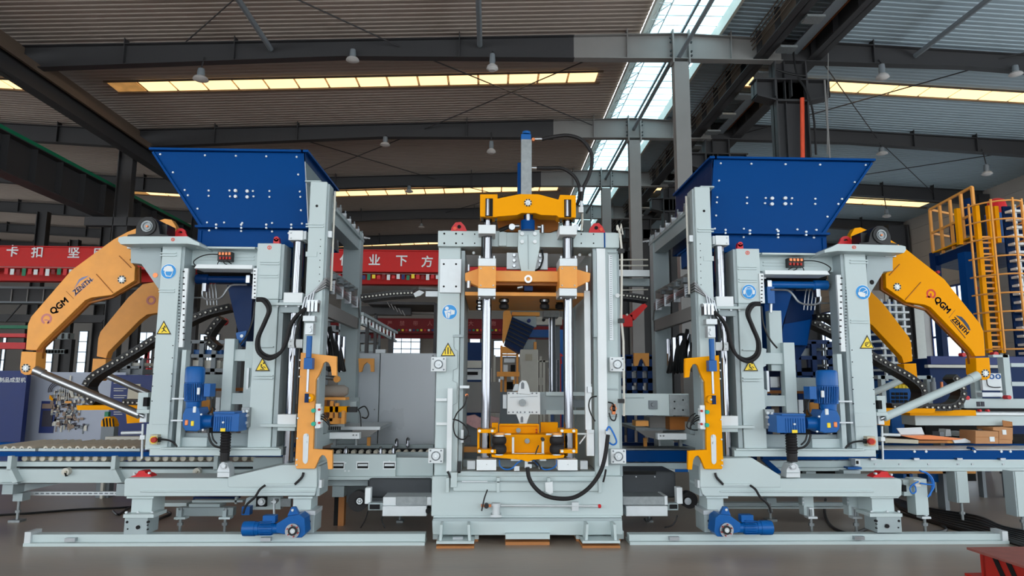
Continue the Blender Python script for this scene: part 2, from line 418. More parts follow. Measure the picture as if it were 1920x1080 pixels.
for Y in (20.6, 26.6, 32.4, 38.6, 44.6):
    k += 1
    fr = struct('window_%d' % k, 'navy', *([wbox(HX1 - .14, HX1 - .03, Y - 1.6, Y + 1.6, z, z + .08) for z in (1.2, 2.6, 4.0, 5.4, 6.4)] + [wbox(HX1 - .14, HX1 - .03, Y + q, Y + q + .07, 1.2, 6.4) for q in (-1.6, -.53, .53, 1.55)]))
    for i in range(3):
        for z in (1.28, 2.68, 4.08, 5.48):
            P('pane', fr, 'pane_win', wbox(HX1 - .1, HX1 - .07, Y - 1.53 + i * 1.06, Y - .56 + i * 1.06, z, z + (.9 if z > 5 else 1.3)))

# free standing columns
def hcol(name, x, Y, w_, d_, z1, mt, label, group=None, extra=()):
    return tag(P(name, None, mt, wbox(x - w_ / 2, x - w_ / 2 + .03, Y - d_ / 2, Y + d_ / 2, 0, z1), wbox(x + w_ / 2 - .03, x + w_ / 2, Y - d_ / 2, Y + d_ / 2, 0, z1),
          wbox(x - w_ / 2, x + w_ / 2, Y - .015, Y + .015, 0, z1), *extra), label, 'column', group)
nth = ['nearest', 'second', 'third', 'fourth', 'fifth', 'farthest']
for i, Y in enumerate(FR):
    c = thing('ridge_column', (5.1, Y, 0), 'pale grey box column under the ridge skylight, %s of the row' % nth[i], 'column', 'columns under the ridge skylight')
    P('shaft', c, 'beamlt', wbox(4.9, 5.3, Y - .14, Y + .14, 0, 10.25)); P('base_plate', c, 'beamlt', wbox(4.8, 5.4, Y - .25, Y + .25, 0, .04))
for i, Y in enumerate(FR):
    c = thing('crane_column', (8.06, Y, 0), 'dark steel crane column carrying both runway girders, %s of the row' % nth[i], 'column', 'crane columns of the right runway')
    x0, x1 = 7.62, 8.5
    P('shaft', c, 'beam', wbox(x0, x0 + .04, Y - .2, Y + .2, 0, 10.3), wbox(x1 - .04, x1, Y - .2, Y + .2, 0, 10.3), wbox(x0, x1, Y - .02, Y + .02, 0, 10.3), wbox(x0 + .28, x0 + .3, Y - .14, Y, 0, 10.3))
    P('bracket', c, 'beam', wbox(7.05, 9.15, Y - .22, Y + .22, 9.76, 9.8), wbox(7.1, 9.1, Y - .02, Y + .02, 9.3, 9.8), wprism([(7.1, 9.35), (7.7, 9.2), (8.45, 9.2), (9.1, 9.35), (9.1, 9.31), (8.45, 9.16), (7.7, 9.16), (7.1, 9.31)], 'Y', Y - .2, Y + .2),
      [wbox(x, x + .02, Y - .2, Y + .2, 9.3, 9.8) for x in (7.1, 7.6, 8.05, 8.5, 9.08)])
    if i == 0:
        P('conduit', c, 'pipe_or', wcyl(W(1505, 300, 17.15), W(1504, 184, 17.15), .055), label='bright orange plastic conduit')
        P('cable', c, 'black', wtube([W(1487, 92, 17), W(1494, 140, 17), W(1512, 170, 17), W(1525, 215, 17), W(1530, 290, 17)], .03, 6), wtube([W(1455, 130, 17), W(1480, 138, 17), W(1510, 142, 17)], .03, 6),
          wcyl(W(1546, 150, 17), W(1556, 300, 17), .025, n=6) + ('beamlt',), wcyl(W(1551, 290, 17), W(1553, 100, 17), .012, n=6) + ('beamlt',))
for i, Y in enumerate(FR[1:]):
    c = hcol('valley_column', -12.7, Y, .5, .3, 10.3, 'beam', 'dark steel column under the left roof valley, %s of the row' % nth[i], 'columns under the left roof valley',
         (wbox(-13.9, -11.9, Y - .15, Y + .15, 6.9, 7.2),))
# crane runway girders
def girder(name, x, wf_, z0, z1, y0, y1, label, mt='beam', group=None):
    g = thing(name, (x, y0, z0), label, 'crane girder', group)
    P('web', g, mt, wbox(x - .01, x + .01, y0, y1, z0, z1))
    P('flange', g, 'beam', wbox(x - wf_ / 2, x + wf_ / 2, y0, y1, z0, z0 + .03)); P('flange', g, 'beam', wbox(x - wf_ / 2, x + wf_ / 2, y0, y1, z1 - .03, z1))
    y = y0 + .5
    sh = []
    if 'eaves' in label: y = y1 + 1
    while y < y1:
        sh.append(wbox(x - wf_ * .42, x + wf_ * .42, y, y + .015, z0, z1)); y += 1.2
    if sh: P('stiffener', g, 'beam', sh)['kind'] = 'stuff'
    return g
gz0, gz1 = 9.8, 10.95
gz0 = W(1457, 112, 17.4).z; gz1 = W(1457, 27, 17.4).z
g1 = girder('runway_girder', 7.32, .4, gz0, gz1, 9.5, 52, 'dark runway girder rising to the top edge left of the near crane column', 'beamrust')
P('power_rail', g1, 'beamrust', [wbox(7.1 - .02 * k, 7.12 - .02 * k, 9.5, 52, gz0 + .25 + .12 * k, gz0 + .28 + .12 * k) for k in range(4)])
g2 = girder('runway_girder', 8.8, .36, gz0, gz1, 9.5, 52, 'dark runway girder with copper conductor rails right of the near crane column', 'beam')
P('conductor_rail', g2, 'copper', [wbox(8.5, 8.54, 9.5, 52, gz0 + .3 + .2 * k, gz0 + .33 + .2 * k) for k in range(4)])
P('cable_tray', g2, 'greydark', wbox(8.05, 8.35, 9.5, 52, gz0 + .16, gz0 + .2))
P('rail_bracket', g1, 'galv', [wbox(7.5, 7.95, 12 + k * 1.5, 12.35 + k * 1.5, gz0 - .1, gz0 - .04) for k in range(20)])
lz = W(181, 346, 23.4).z
g3 = girder('runway_girder', -13.5, .5, W(181, 405, 23.4).z, lz, 12, 52, 'dark deep runway girder with a green rail on the far left', 'beam')
P('green_rail', g3, 'green', wbox(-13.62, -13.3, 12, 52, lz, lz + .13), label='green conductor bar on top')
g4 = girder('runway_girder', -12.15, .34, W(222, 304, 23.4).z, W(222, 270, 23.4).z, 9, 52, 'plain dark eaves girder with rusty top flange in the upper left corner', 'beam')
P('top_strip', g4, 'beamrust', wbox(-11.98, -11.9, 9, 52, W(222, 304, 23.4).z + .45, W(222, 270, 23.4).z))
P('hook_pipe', ceil, 'beam', wtube([(-12.1, 15.2, 10.0), (-11.9, 15.2, 9.9), (-11.8, 15.3, 9.6), (-11.85, 15.4, 9.35)], .06, 8))
# pendant lamps
LMP = [(376, 96, 128, 152, 15, 17.2, 'hanging below the nearest rafter over the left hopper'), (661, 78, 92, 116, 13, 17.9, 'hanging second from the left behind the nearest rafter'),
       (923, 68, 100, 133, 12, 17.2, 'with finned body hanging in the middle of the nearest rafter'), (722, 245, 256, 274, 10, 23.7, 'hanging below the second rafter right of the left hopper'),
       (921, 240, 264, 288, 9, 23.2, 'hanging below the second rafter left of the press cylinder'), (767, 340, 348, 361, 8, 30, 'hanging below the third rafter over the middle bay'),
       (1655, 88, 120, 149, 13, 17.2, 'with finned body hanging right of the near crane column'), (1905, 108, 122, 142, 13, 18.0, 'cut by the right edge of the picture'),
       (1654, 265, 276, 290, 11, 23.6, 'hanging above the right hopper below the second rafter'), (1851, 282, 308, 329, 10, 23.2, 'hanging at the right end of the second rafter'),
       (1663, 372, 392, 408, 8, 30, 'hanging in front of the far right light strip'), (790, 415, 419, 427, 6, 36, 'smallest and farthest above the press column')]
for px, yc, yt, yb, rp, Y, place in LMP:
    Y = min(FR, key=lambda f: abs(f - Y)) - .16
    c = W(px, yb, Y)
    t = thing('pendant_lamp', c, 'grey high-bay lamp ' + place, 'lamp', 'high-bay lamps under the roof')
    zc = roofz(c.x) - .62
    P('cord', t, 'beam', wcyl((c.x, Y + .12, zc + .06), (c.x, Y, W(px, yt, Y).z), .02, n=6))
    X = c.x; h0 = W(px, yt, Y).z; h1 = c.z; r = m(rp, Y); hm = h1 + (h0 - h1) * .38
    P('housing', t, 'greydark', wlathe((X, Y, 0), [(r * .45, hm), (r * .5, hm + (h0 - hm) * .3), (r * .42, h0 - .02), (r * .15, h0)], n=12))
    P('shade', t, 'lampw', wlathe((X, Y, 0), [(r * .55, h1), (r, h1 + (hm - h1) * .3), (r * .85, h1 + (hm - h1) * .7), (r * .45, hm)], n=16))
# ================================================================== feeder stations (left, and the mirrored one on the right)
ANCH = [((48, 690, 7.7), (1848, 702)), ((228, 524, 7.7), (1683, 541)), ((286, 600, 7.35), (1640, 600)), ((480, 600, 7.35), (1424, 600)),
        ((556, 560, 7.35), (1351, 560)), ((580, 500, 7.3), (1332, 500)), ((612, 500, 7.3), (1302, 500))]
AX = sorted([(W(a[0], a[1], a[2]).x, W(b[0], b[1], a[2]).x) for a, b in ANCH])
def mirx(x):
    if x <= AX[0][0]: return AX[0][1] + (AX[0][0] - x)
    if x >= AX[-1][0]: return AX[-1][1] + (AX[-1][0] - x)
    for (a, b), (c, d) in zip(AX, AX[1:]):
        if a <= x <= c: return b + (d - b) * (x - a) / (c - a)

def sign_round(par, px, py, Y, kind, nm='safety_sign'):
    s = [CY(px, py, Y - .006, 14.5, .005, 28) + ('white',), CY(px, py, Y - .009, 13.6, .006, 28) + ('signblue',)]
    y = Y - .013; w_ = 'white'
    if kind == 'helmet':
        s += [PG([(px - 7, py - 2), (px - 8, py + 2), (px - 5, py + 9), (px + 4, py + 10), (px + 7, py + 4), (px + 8, py - 2)], y, .004) + (w_,),
              PG([(px - 5, py), (px - 6, py + 2), (px - 4, py + 7.5), (px + 3, py + 8.5), (px + 6, py + 3), (px + 6.5, py)], y - .002, .004) + ('signblue',),
              PG([(px - 10, py - 2), (px - 8, py - 8), (px - 2, py - 11), (px + 5, py - 10), (px + 9, py - 4), (px + 9, py - 1), (px - 7, py - 1)], y - .003, .005) + (w_,)]
    elif kind == 'ear':
        s += [PG([(px - 6, py - 6), (px + 6, py - 6), (px + 7, py + 1), (px + 3, py + 9), (px - 3, py + 9), (px - 7, py + 1)], y, .004) + (w_,), PG([(px - 5, py - 5), (px + 5, py - 5), (px + 6, py + 1), (px + 2.5, py + 8), (px - 2.5, py + 8), (px - 6, py + 1)], y - .002, .004) + ('signblue',),
              RING(px, py - 1, y, 8, 9.4, .004, 16, 0, 180) + (w_,), PG([(px - 11, py - 3), (px - 7, py - 3), (px - 7, py + 5), (px - 11, py + 4)], y - .003, .005) + (w_,), PG([(px + 11, py - 3), (px + 7, py - 3), (px + 7, py + 5), (px + 11, py + 4)], y - .003, .005) + (w_,)]
    elif kind == 'mask':
        s += [RING(px + 1, py - 1, y, 7.6, 8.8, .004, 20) + (w_,), PG([(px - 9, py), (px - 3, py - 1), (px + 5, py + 2), (px + 4, py + 9), (px - 5, py + 8), (px - 9, py + 4)], y - .002, .004) + (w_,),
              BAR((px, py - 1), (px + 8, py - 5), y - .002, 1.2, .003) + (w_,), BAR((px + 3, py + 6), (px + 9, py + 5), y - .002, 1.2, .003) + (w_,)]
    else:  # manual
        s += [CY(px - 5, py - 7, y, 3.4, .004) + (w_,), PG([(px - 10, py - 2), (px - 3, py - 3), (px + 2, py - 5), (px + 10, py - 3), (px + 9, py + 4), (px + 1, py + 6), (px - 1, py + 12), (px - 6, py + 11)], y, .004) + (w_,),
              BAR((px - 4, py), (px + 2, py + 2), y - .004, 1, .003) + ('signblue',), BAR((px + 2, py - 3), (px + 2, py + 5), y - .004, .8, .003) + ('signblue',), BAR((px - 5, py + 1), (px - 3, py + 11), y - .004, .8, .003) + ('signblue',)]
    return P(nm, par, 'signblue', *s, nomir=True, label={'helmet': 'round blue sign with a helmeted head', 'ear': 'round blue sign with ear defenders', 'mask': 'round blue sign with a masked head', 'book': 'round blue sign with a figure reading a manual'}[kind])
def sign_tri(par, px, py, Y, kind, r=14, nm='warning_sign'):
    def tri(q, k, yy): return PG([(px, py - 14 * k + q), (px + 14 * k, py + 12 * k), (px - 14 * k, py + 12 * k)], yy, .004)
    s = [tri(0, 1.04, Y - .005) + ('white',), tri(0, 1, Y - .008) + ('ink',), PG([(px, py - 10.4), (px + 11.2, py + 10), (px - 11.2, py + 10)], Y - .011, .004) + ('signyel',)]
    y = Y - .014; k = 'ink'
    if kind == 'slip': s += [CY(px + 1.5, py - 3, y, 1.5, .003) + (k,), BAR((px - 1, py - 1), (px + 1, py + 5), y, 1.8, .003) + (k,), BAR((px - 4, py + 1), (px + 4, py - 1), y, 1, .003) + (k,), BAR((px, py + 4), (px - 4, py + 8), y, 1.2, .003) + (k,), BAR((px + 1, py + 4), (px + 5, py + 7), y, 1.2, .003) + (k,)]
    elif kind == 'fall': s += [CY(px + 2.5, py - 3, y, 1.6, .003) + (k,), CY(px - 2, py + .5, y, 1.6, .003) + (k,), BAR((px - 3, py + 3), (px + 2, py + 7), y, 2, .003) + (k,), BAR((px + 2, py + 3), (px + 6, py + 6), y, 1.2, .003) + (k,), BAR((px - 5, py + 8.5), (px + 4, py + 8.5), y, 1.2, .003) + (k,)]
    elif kind == 'rotate': s += [RING(px, py + 3, y, 2.6, 3.8, .003, 18, 20, 250) + (k,), RING(px + 1, py + 3, y, 4.6, 5.6, .003, 18, 200, 430) + (k,), CY(px, py + 3, y, 1.2, .003) + (k,)]
    else: s += [BAR((px, py - 2), (px, py + 8), y, 2, .003) + (k,), CY(px, py - 3.5, y, 1.4, .003) + (k,)] + [BAR((px + q, py + 1), (px + q, py + 8), y, 1.4, .003) + (k,) for q in (-5, 5)] + [CY(px + q, py - .2, y, 1.1, .003) + (k,) for q in (-5, 5)]
    return P(nm, par, 'signyel', *s, nomir=True, label='yellow triangular warning sign with black pictogram')
def pinplate(px, py, Y, r=6):
    s = [CY(px, py, Y - .012, r * .68, .012, 14) + ('white',), CY(px, py, Y - .02, r * .25, .01, 6) + ('steel',)]
    for k in range(8):
        a = R(k * 45 + 22); s.append(CY(px + math.cos(a) * r * .86, py + math.sin(a) * r * .86, Y - .01, r * .24, .01, 6) + ('black',))
    return [RING(px, py, Y - .008, r * .6, r * .98, .008, 18) + ('cream',)] + s

def cable_chain(name, label, pts, Y, depth, tw, n, group=None, mir=None):
    """links along a polyline of pixel points; every link is a part"""
    P_ = [W(x, y, Y) for x, y in pts]
    if mir: P_ = [Vector((mir(v.x), v.y, v.z)) for v in P_]
    Q = []
    for i in range(len(P_) - 1):
        a, b, c, d = P_[max(0, i - 1)], P_[i], P_[i + 1], P_[min(len(P_) - 1, i + 2)]
        for k in range(12):
            t = k / 12; Q.append(.5 * ((2 * b) + (c - a) * t + (2 * a - 5 * b + 4 * c - d) * t * t + (3 * b - a - 3 * c + d) * t ** 3))
    Q.append(P_[-1]); L = [0]
    for a, b in zip(Q, Q[1:]): L.append(L[-1] + (b - a).length)
    root = thing(name, Q[0], label, 'cable chain', group)
    ln = L[-1] / n; h = m(tw, Y); me = None
    for k in range(n):
        s = (k + .5) * ln; j = max(i for i in range(len(L)) if L[i] <= s); j = min(j, len(Q) - 2)
        t = (s - L[j]) / max(1e-6, L[j + 1] - L[j]); p = Q[j].lerp(Q[j + 1], t); d = (Q[j + 1] - Q[j]).normalized(); ang = math.atan2(d.z, d.x)
        if me is None:
            sv = MIR[0]; MIR[0] = None
            o = P('chain_link', None, 'black', wprism([(-ln * .47, -h / 2), (ln * .47, -h / 2), (ln * .56, -h * .2), (ln * .56, h * .2), (ln * .47, h / 2), (-ln * .47, h / 2), (-ln * .4, 0)], 'Y', 0, depth),
                  wlathe((ln * .02, 0, 0), [(h * .3, -.006), (h * .3, .002)], 'Y', 10) + ('rubber',), wlathe((ln * .02, 0, 0), [(h * .15, -.012), (h * .15, .002)], 'Y', 8) + ('cream',))
            MIR[0] = sv; me = o.data
            me.transform(Matrix.Translation(o.location)); o.location = (0, 0, 0)
        else:
            o = bpy.data.objects.new('chain_link', me); COL.objects.link(o)
        o.parent = root; o.location = p - root.location; o.rotation_euler = (0, -ang, 0)
    return root

def feeder(side):
    Lf = side == 'L'
    MIR[0] = None if Lf else mirx
    mx = (lambda v: v) if Lf else mirx
    base = W(410, 930, 7.3); bx = mx(base.x)
    word = 'left' if Lf else 'right'
    st = thing('feeder_station', (bx, 7.4, 0), ('pale grey wheeled filling station with blue hopper standing left of the press' if Lf else 'pale grey filling station with blue hopper right of the press, near the ladder tower'), 'machine', 'filling stations beside the press')
    g = 'grey'
    # --- base beam on two legs
    if Lf:
        bb = P('base_beam', st, g, PG([(233, 900), (237, 896.5), (594, 896.5), (594, 912), (590, 930), (232, 931)], 7.2, .4), B(262, 920, 592, 923.5, 7.185, .03), bev=.008)
        gus = PG([(427, 912), (427, 896), (430, 894), (527, 872), (594, 871), (594, 914), (430, 914)], 7.185, .38)
        P('gusset', bb, g, gus, bev=.006)
    else:
        bb = P('base_beam', st, g, PG([(1313, 912), (1313, 896.5), (1687, 897.5), (1691, 901), (1691, 928), (1687, 932), (1322, 930.5), (1317, 926)], 7.2, .4), B(1350, 920, 1640, 923.5, 7.185, .03), nomir=True, bev=.008)
        P('gusset', bb, g, PG([(1313, 914), (1313, 870), (1318, 860), (1411, 859), (1464, 892), (1464, 914)], 7.185, .38), nomir=True, bev=.006)
    P('end_plate', bb, 'grey2', B(594, 874, 600, 930, 7.22, .36), B(598, 900, 603, 915, 7.2, .1) + ('silver',))
    P('cable', bb, 'rubber', TB([(569, 886, 7.17), (566, 895, 7.16), (553, 908, 7.16)], 7.16, 2.3), TB([(497, 910, 7.16), (487, 918), (478, 932), (462, 947), (456, 963)], 7.12, 2.2))
    P('cable_cover', bb, g, B(497, 906.5, 552, 910.5, 7.16, .03))
    for a, b in ((246, 285), (549, 583)):
        P('leg', st, g, B(a, 934, b, 966, 7.27, .28), B(a - 9, 931, b + 3, 935, 7.22, .36), bev=.004)
    wbx = P('wheel_box', st, 'grey2', B(232.5, 971, 276, 1002, 7.17, .24), bev=.004)
    P('top_plate', wbx, g, B(231, 964.5, 288, 971, 7.16, .28), bolts([(236, 961), (258, 961), (285, 961)], 7.25, 2.2))
    P('axle', wbx, 'hole', CY(258, 989, 7.165, 4.6, .02) + ('steel',), CY(258, 989, 7.155, 3.4, .02), [CY(x, y, 7.165, r, .02, 10) for x, y, r in ((238, 979, 2.3), (277, 979, 2.3), (239, 992, 1.3), (276, 993, 1.3), (276, 985, 1.1))])
    wb2 = P('wheel_box', st, 'grey2', B(566, 966, 589, 1000, 7.22, .3), bev=.004)
    P('axle', wb2, 'hole', [CY(580, y, 7.215, r, .02, 10) for y, r in ((978, 2.5), (986, 1.6), (992, 1.6))], B(560, 958, 591, 966, 7.2, .3) + ('silver',))
    # --- travel gear motor in front of the rail
    gm = P('travel_motor', st, 'bluemotor', LH(991, 7.0, [(6, 455), (11, 456), (12, 460), (12, 486), (11, 487), (11, 512), (9, 514), (9, 523)], 20))
    P('fan_cover', gm, 'bluemotor', LH(991, 7.0, [(12.6, 457), (13, 461), (13, 479)], 20)); P('cooling_fin', gm, 'bluemotor', [B(486, 978 + k * 3.6, 508, 979 + k * 3.6, 6.93, .05) for k in range(8)])
    P('terminal_box', gm, 'bluemotor', B(492, 967, 516, 981, 6.96, .09), bev=.004)
    gb = P('gearbox', gm, 'bluemotor', PG([(518, 982), (528, 976), (541, 968), (562, 965), (571, 972), (573, 1000), (566, 1008), (545, 1009), (534, 1002), (518, 999)], 6.95, .2), PG([(538, 968), (546, 951), (553, 951), (561, 966)], 7.0, .06), CY(548, 957, 6.985, 2.6, .02, 10) + ('silver',), bev=.006)
    P('gear_flange', gm, 'steel', CY(548, 996, 6.925, 13, .03, 24), CY(548, 996, 6.90, 8, .04, 20) + ('black',), CY(548, 996, 6.885, 4.4, .04, 16) + ('silver',), CY(548, 996, 6.88, 1.6, .01, 8) + ('white',), bolts([(548 + 10.6 * math.cos(R(a)), 996 + 10.6 * math.sin(R(a))) for a in range(20, 380, 60)], 6.92, 1.2, 'redrust'))
    # --- red clamp on the beam end
    P('rail_clamp', st, 'red', PG([(244, 897), (246, 893), (254, 891), (258, 886), (260, 883), (271, 883), (273, 887), (279, 889), (284, 893), (284, 897)], 7.3, .12), bolts([(251, 889), (279, 887)], 7.3, 2, 'silver', .03), label='red clamp casting')
    # --- inner lifting frame
    c1 = P('column', st, g, B(290, 457, 327, 842, 7.35, .32), bev=.008)
    if Lf: P('column_foot', c1, g, B(273.5, 795, 282, 843, 7.36, .1))
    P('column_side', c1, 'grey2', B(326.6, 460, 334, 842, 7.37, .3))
    P('rib', c1, g, [B(296 + q, y, 326 + q, y + 2.2, 7.335, .02) for y, q in ((473, 4), (478, 4), (541.5 if Lf else 589, 1), (546 if Lf else 593.5, 1))])
    P('screw', c1, 'hole', [CY(x, y, 7.347, 1.1, .006, 6) for y in (648, 671, 701, 724, 752) for x in (289 - (y - 648) * .04, 324 - (y - 648) * .04)])
    P('access_cover', c1, g, B(286, 770, 317, 796, 7.34, .01), bev=.002)
    ps = P('slotted_strip', st, 'white', B(340, 503, 347.5, 651, 7.34, .03), B(335, 656, 343, 842, 7.36, .1) + (g,))
    P('slot', ps, 'hole', [B(342.5, 508 + k * 11.6, 346, 510.5 + k * 11.6, 7.337, .005) for k in range(12)], [B(334, 508 + k * 6, 337, 509.5 + k * 6, 7.355, .005) for k in range(23)])
    P('cap_plate', st, g, PG([(221, 452), (222, 445), (232, 443), (352, 443), (363, 450), (374, 455), (374, 461), (352, 457), (300, 457), (226, 458)], 7.2, .95), bev=.004)
    P('side_bracket', st, 'grey2', PG([(245, 461), (302, 459), (302, 545), (296, 540), (265, 495), (245, 493)], 7.42, .3), B(238, 462, 262, 466, 7.4, .3) + ('silver',), bev=.003)
    P('pin_hole', st, 'copper' if Lf else 'hole', CY(291, 516, 7.415, 4.6, .02))
    bt = P('bottom_rail', st, g, B(280, 841.5, 527, 854.5, 7.32, .4), B(300, 839.5, 524, 842.5, 7.28, .5), bev=.003)
    P('lower_panel', st, 'grey2', B(318, 812, 470, 840, 7.5, .05), B(330, 820, 388, 838, 7.42, .2) + (g,), B(392, 800, 428, 812, 7.5, .05) + ('hole',))
    c2 = P('column', st, g, B(474, 456, 517, 842, 7.36, .3), B(480, 456, 524.5, 561, 7.34, .3), bev=.008)
    P('rib', c2, g, [B(x0, y, x1, y + 2.2, 7.325, .03) for x0, x1, y in ((487, 523, 489.5), (487, 523, 494), (486, 521, 514), (486, 521, 518.5), (476, 511, 703), (476, 511, 708), (482, 512, 649))])
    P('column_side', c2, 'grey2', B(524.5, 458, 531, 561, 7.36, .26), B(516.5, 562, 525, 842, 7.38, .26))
    ps2 = P('slotted_strip', st, 'white', B(473.5, 503, 481, 560, 7.32, .03))
    P('slot', ps2, 'hole', [B(476, 507 + k * 7, 479, 509 + k * 7, 7.317, .005) for k in range(8)])
    tb = P('top_beam', st, g, B(350, 463, 484, 498, 7.55, .25), B(368, 462.5, 478, 466, 7.4, .3), B(372, 480, 476, 482, 7.54, .02), B(372, 486, 476, 488, 7.54, .02))
    P('tray', tb, 'white', PG([(369, 495.5), (473, 497), (472, 504.5), (364, 503)], 7.32, .26), B(369, 503, 472, 512, 7.6, .4) + ('hole',))
    vb = P('valve_block', st, 'copper', B(408, 472, 434, 489, 7.45, .08) + ('black',), [B(410 + k * 6, 473, 414 + k * 6, 478, 7.43, .04) for k in range(4)], [B(411 + k * 6, 481, 414 + k * 6, 486, 7.43, .04) + ('redrust',) for k in range(4)], label='small copper and black valve block')
    P('hose', vb, 'black', TB([(408, 477), (392, 477), (376, 481), (364, 489), (364, 495), (369, 499)], 7.42, 1.1), TB([(412, 488), (409, 492), (408, 496)], 7.42, .9), TB([(418, 488), (421, 494), (426, 496)], 7.42, .9), TB([(424, 488), (430, 492), (434, 495)], 7.42, .9))
    le = P('lifting_eye', st, 'red', RING(338, 437, 7.5, 4, 9.5, .03, 16, 0, 180), PG([(328, 437), (348, 437), (352, 445), (326, 445)], 7.5, .03), label='red lifting eye')
    P('lifting_eye', st, 'red', RING(518, 448, 7.45, 2, 5, .06, 14), PG([(513, 448), (523, 448), (524, 457), (512, 457)], 7.45, .06), label='small red lifting eye')
    P('sticker', st, 'pipe_or', RING(324, 449, 7.195, 2.2, 3.4, .004, 14), B(323.6, 447.5, 324.6, 450.5, 7.193, .004), RING(505, 464, 7.335, 2.8, 4, .004, 14), B(504.5, 462, 505.6, 466, 7.333, .004))
    # --- pillow block on the cap
    pb = P('pillow_block', st, 'black', PG([(238, 444), (239, 440), (254, 438), (255, 424), (262, 411), (272, 406), (284, 406), (292, 411), (297, 420), (300, 438), (316, 440), (316, 444)], 7.22, .3), B(300, 420, 313, 441, 7.3, .2), bev=.006)
    P('bearing_face', pb, 'steel', CY(275, 424, 7.195, 11, .04, 24) + ('galv',), RING(275, 424, 7.185, 7.4, 8, .02, 24) + ('greydark',), CY(275, 424, 7.18, 2, .02, 8) + ('copper',), RING(275, 424, 7.205, 12, 17, .03, 24) + ('black',))
    # --- signs
    if Lf:
        sign_round(c1, 316, 509, 7.35, 'helmet'); sign_tri(c1, 307, 615, 7.35, 'slip'); sign_tri(c2, 492, 684, 7.35, 'fall')
    else:
        sign_round(c1, 1618, 548, 7.35, 'mask'); sign_tri(c1, 1626, 642, 7.35, 'rotate'); sign_tri(c2, 1408, 684, 7.35, 'fall'); sign_round(c2, 1404.5, 547, 7.33, 'ear')
    es = P('stop_button', st, 'beige', B(281, 815, 295, 834, 7.28, .08), CY(287, 825, 7.255, 6.6, .03) + ('signyel' if Lf else 'copper',), CY(287, 825, 7.225, 5, .04) + ('redrust',), bev=.003, label='emergency stop with red mushroom button')
    P('cable', es, 'black', TB([(296, 824), (306, 824), (318, 826), (327, 831), (332, 838)], 7.28, 1.7), B(292, 820, 299, 829, 7.29, .04))
    # --- chrome guide rod with clamps
    rd = P('guide_rod', st, 'chrome', VC(550, 449, 872, 7.42, 9.5, n=24), VC(566, 449, 872, 7.6, 4, n=16) + ('black',))
    P('clamp', rd, 'white', B(541, 432, 568, 450, 7.33, .2), B(566, 433, 574, 449, 7.36, .15), bolts([(545, 436), (545, 446)], 7.33, 1.6), bev=.004)
    P('clamp', rd, 'white', B(531.5, 548.5, 567, 567.5, 7.3, .25), bev=.004); P('clamp', rd, 'white', B(540, 636, 567, 652, 7.34, .16), bolts([(544, 640), (544, 648)], 7.34, 1.6), bev=.004)
    P('clamp', rd, 'white', B(520, 777, 555, 796, 7.3, .25), B(520, 800, 553, 808, 7.32, .2) + (g,), bev=.004)
    P('clamp_plate', st, g, B(500, 567.5, 568, 572, 7.29, .26), B(488, 795.5, 555, 800.5, 7.28, .28), B(526, 572, 560, 586, 7.35, .2) + ('grey2',), bolts([(520, 574), (536, 574), (560, 574)], 7.33, 2))
    # --- outer portal: column, rear post and beams running back
    c3 = P('portal_column', st, g, B(569.5, 340, 602, 872, 7.3, .22), B(571, 337.5, 602, 341, 7.31, .2), bev=.012)
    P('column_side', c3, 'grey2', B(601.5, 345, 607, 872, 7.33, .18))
    P('rib', c3, g, B(573, 419, 606, 421.4, 7.285, .02), B(573, 423.5, 606, 426, 7.285, .02), B(573, 472, 594, 481, 7.293, .01))
    P('bolt_hole', c3, 'hole', CY(594, 386, 7.297, 2.6, .01, 12), [CY(601 - k * .4, 449 + k * 13, 7.297, 1, .006, 6) for k in range(7)])
    X0, X1 = W(573, 500, 7.3).x, W(607, 500, 7.3).x; xm = (X0 + X1) / 2
    P('rear_post', st, 'grey2', wbox(X0 - .02, X1 + .02, 9.2, 9.4, .75, W(665, 436, 9.3).z), bev=.006)
    zt = W(605, 382, 7.4).z
    P('portal_beam', st, 'grey2', wbox(X0 + .04, X1, 7.5, 9.4, zt - .16, zt), wbox(X1 - .03, X1 + .03, 7.5, 9.4, zt - .02, zt + .02))
    za, zb = W(607, 566, 7.4).z, W(607, 592, 7.4).z
    P('portal_beam', st, 'beamlt', wbox(X1 - .04, X1 + .02, 7.5, 9.25, zb, za), bev=.003, label='flat mill-grey plate beam')
    P('portal_beam', st, 'grey2', wbox(X0, X1, 7.5, 9.3, .92, 1.05), wbox(X0 + .02, X1, 7.5, 9.3, W(607, 520, 7.4).z, W(607, 498, 7.4).z) + ('beamlt',))
    # pipes and fittings on the beams
    pipes = []
    for k in range(4):
        xx = X1 - .02 - k * .045
        pipes.append(wtube([(xx, 7.5, zt - .25), (xx, 7.5, zt + .06 + k * .01), (xx, 8.2, zt + .07), (xx, 9.4, zt + .07), (xx + .12, 9.45, zt + .05)], .012, 6, False))
    fit = [wbox(X1 - .2, X1 + .03, 7.62 + k * .28, 7.65 + k * .28, zt, zt + .09) for k in range(7)] + [wcyl((X1 + .0, 7.7 + k * .28, zt + .02), (X1 + .0, 7.7 + k * .28, zt + .14), .010, n=6) + ('greydark',) for k in range(7)]
    P('pipework', st, 'steel', pipes, fit, label='row of thin steel pipes with couplings')
    zp = W(607, 540, 7.4).z; pipes = []
    for k in range(4):
        pipes.append(wtube([(X0 - .02 + k * .03, 7.27, zp - .32), (X0 + .02 + k * .03, 7.27, zp - .12 + k * .02), (X1 + .03, 7.3, zp + .03 * k), (X1 + .04, 8.0, zp + .02 * k), (X1 + .04, 9.1, zp - .02 + .03 * k), (X1 + .04, 9.2, zp - .15)], .011, 6, False))
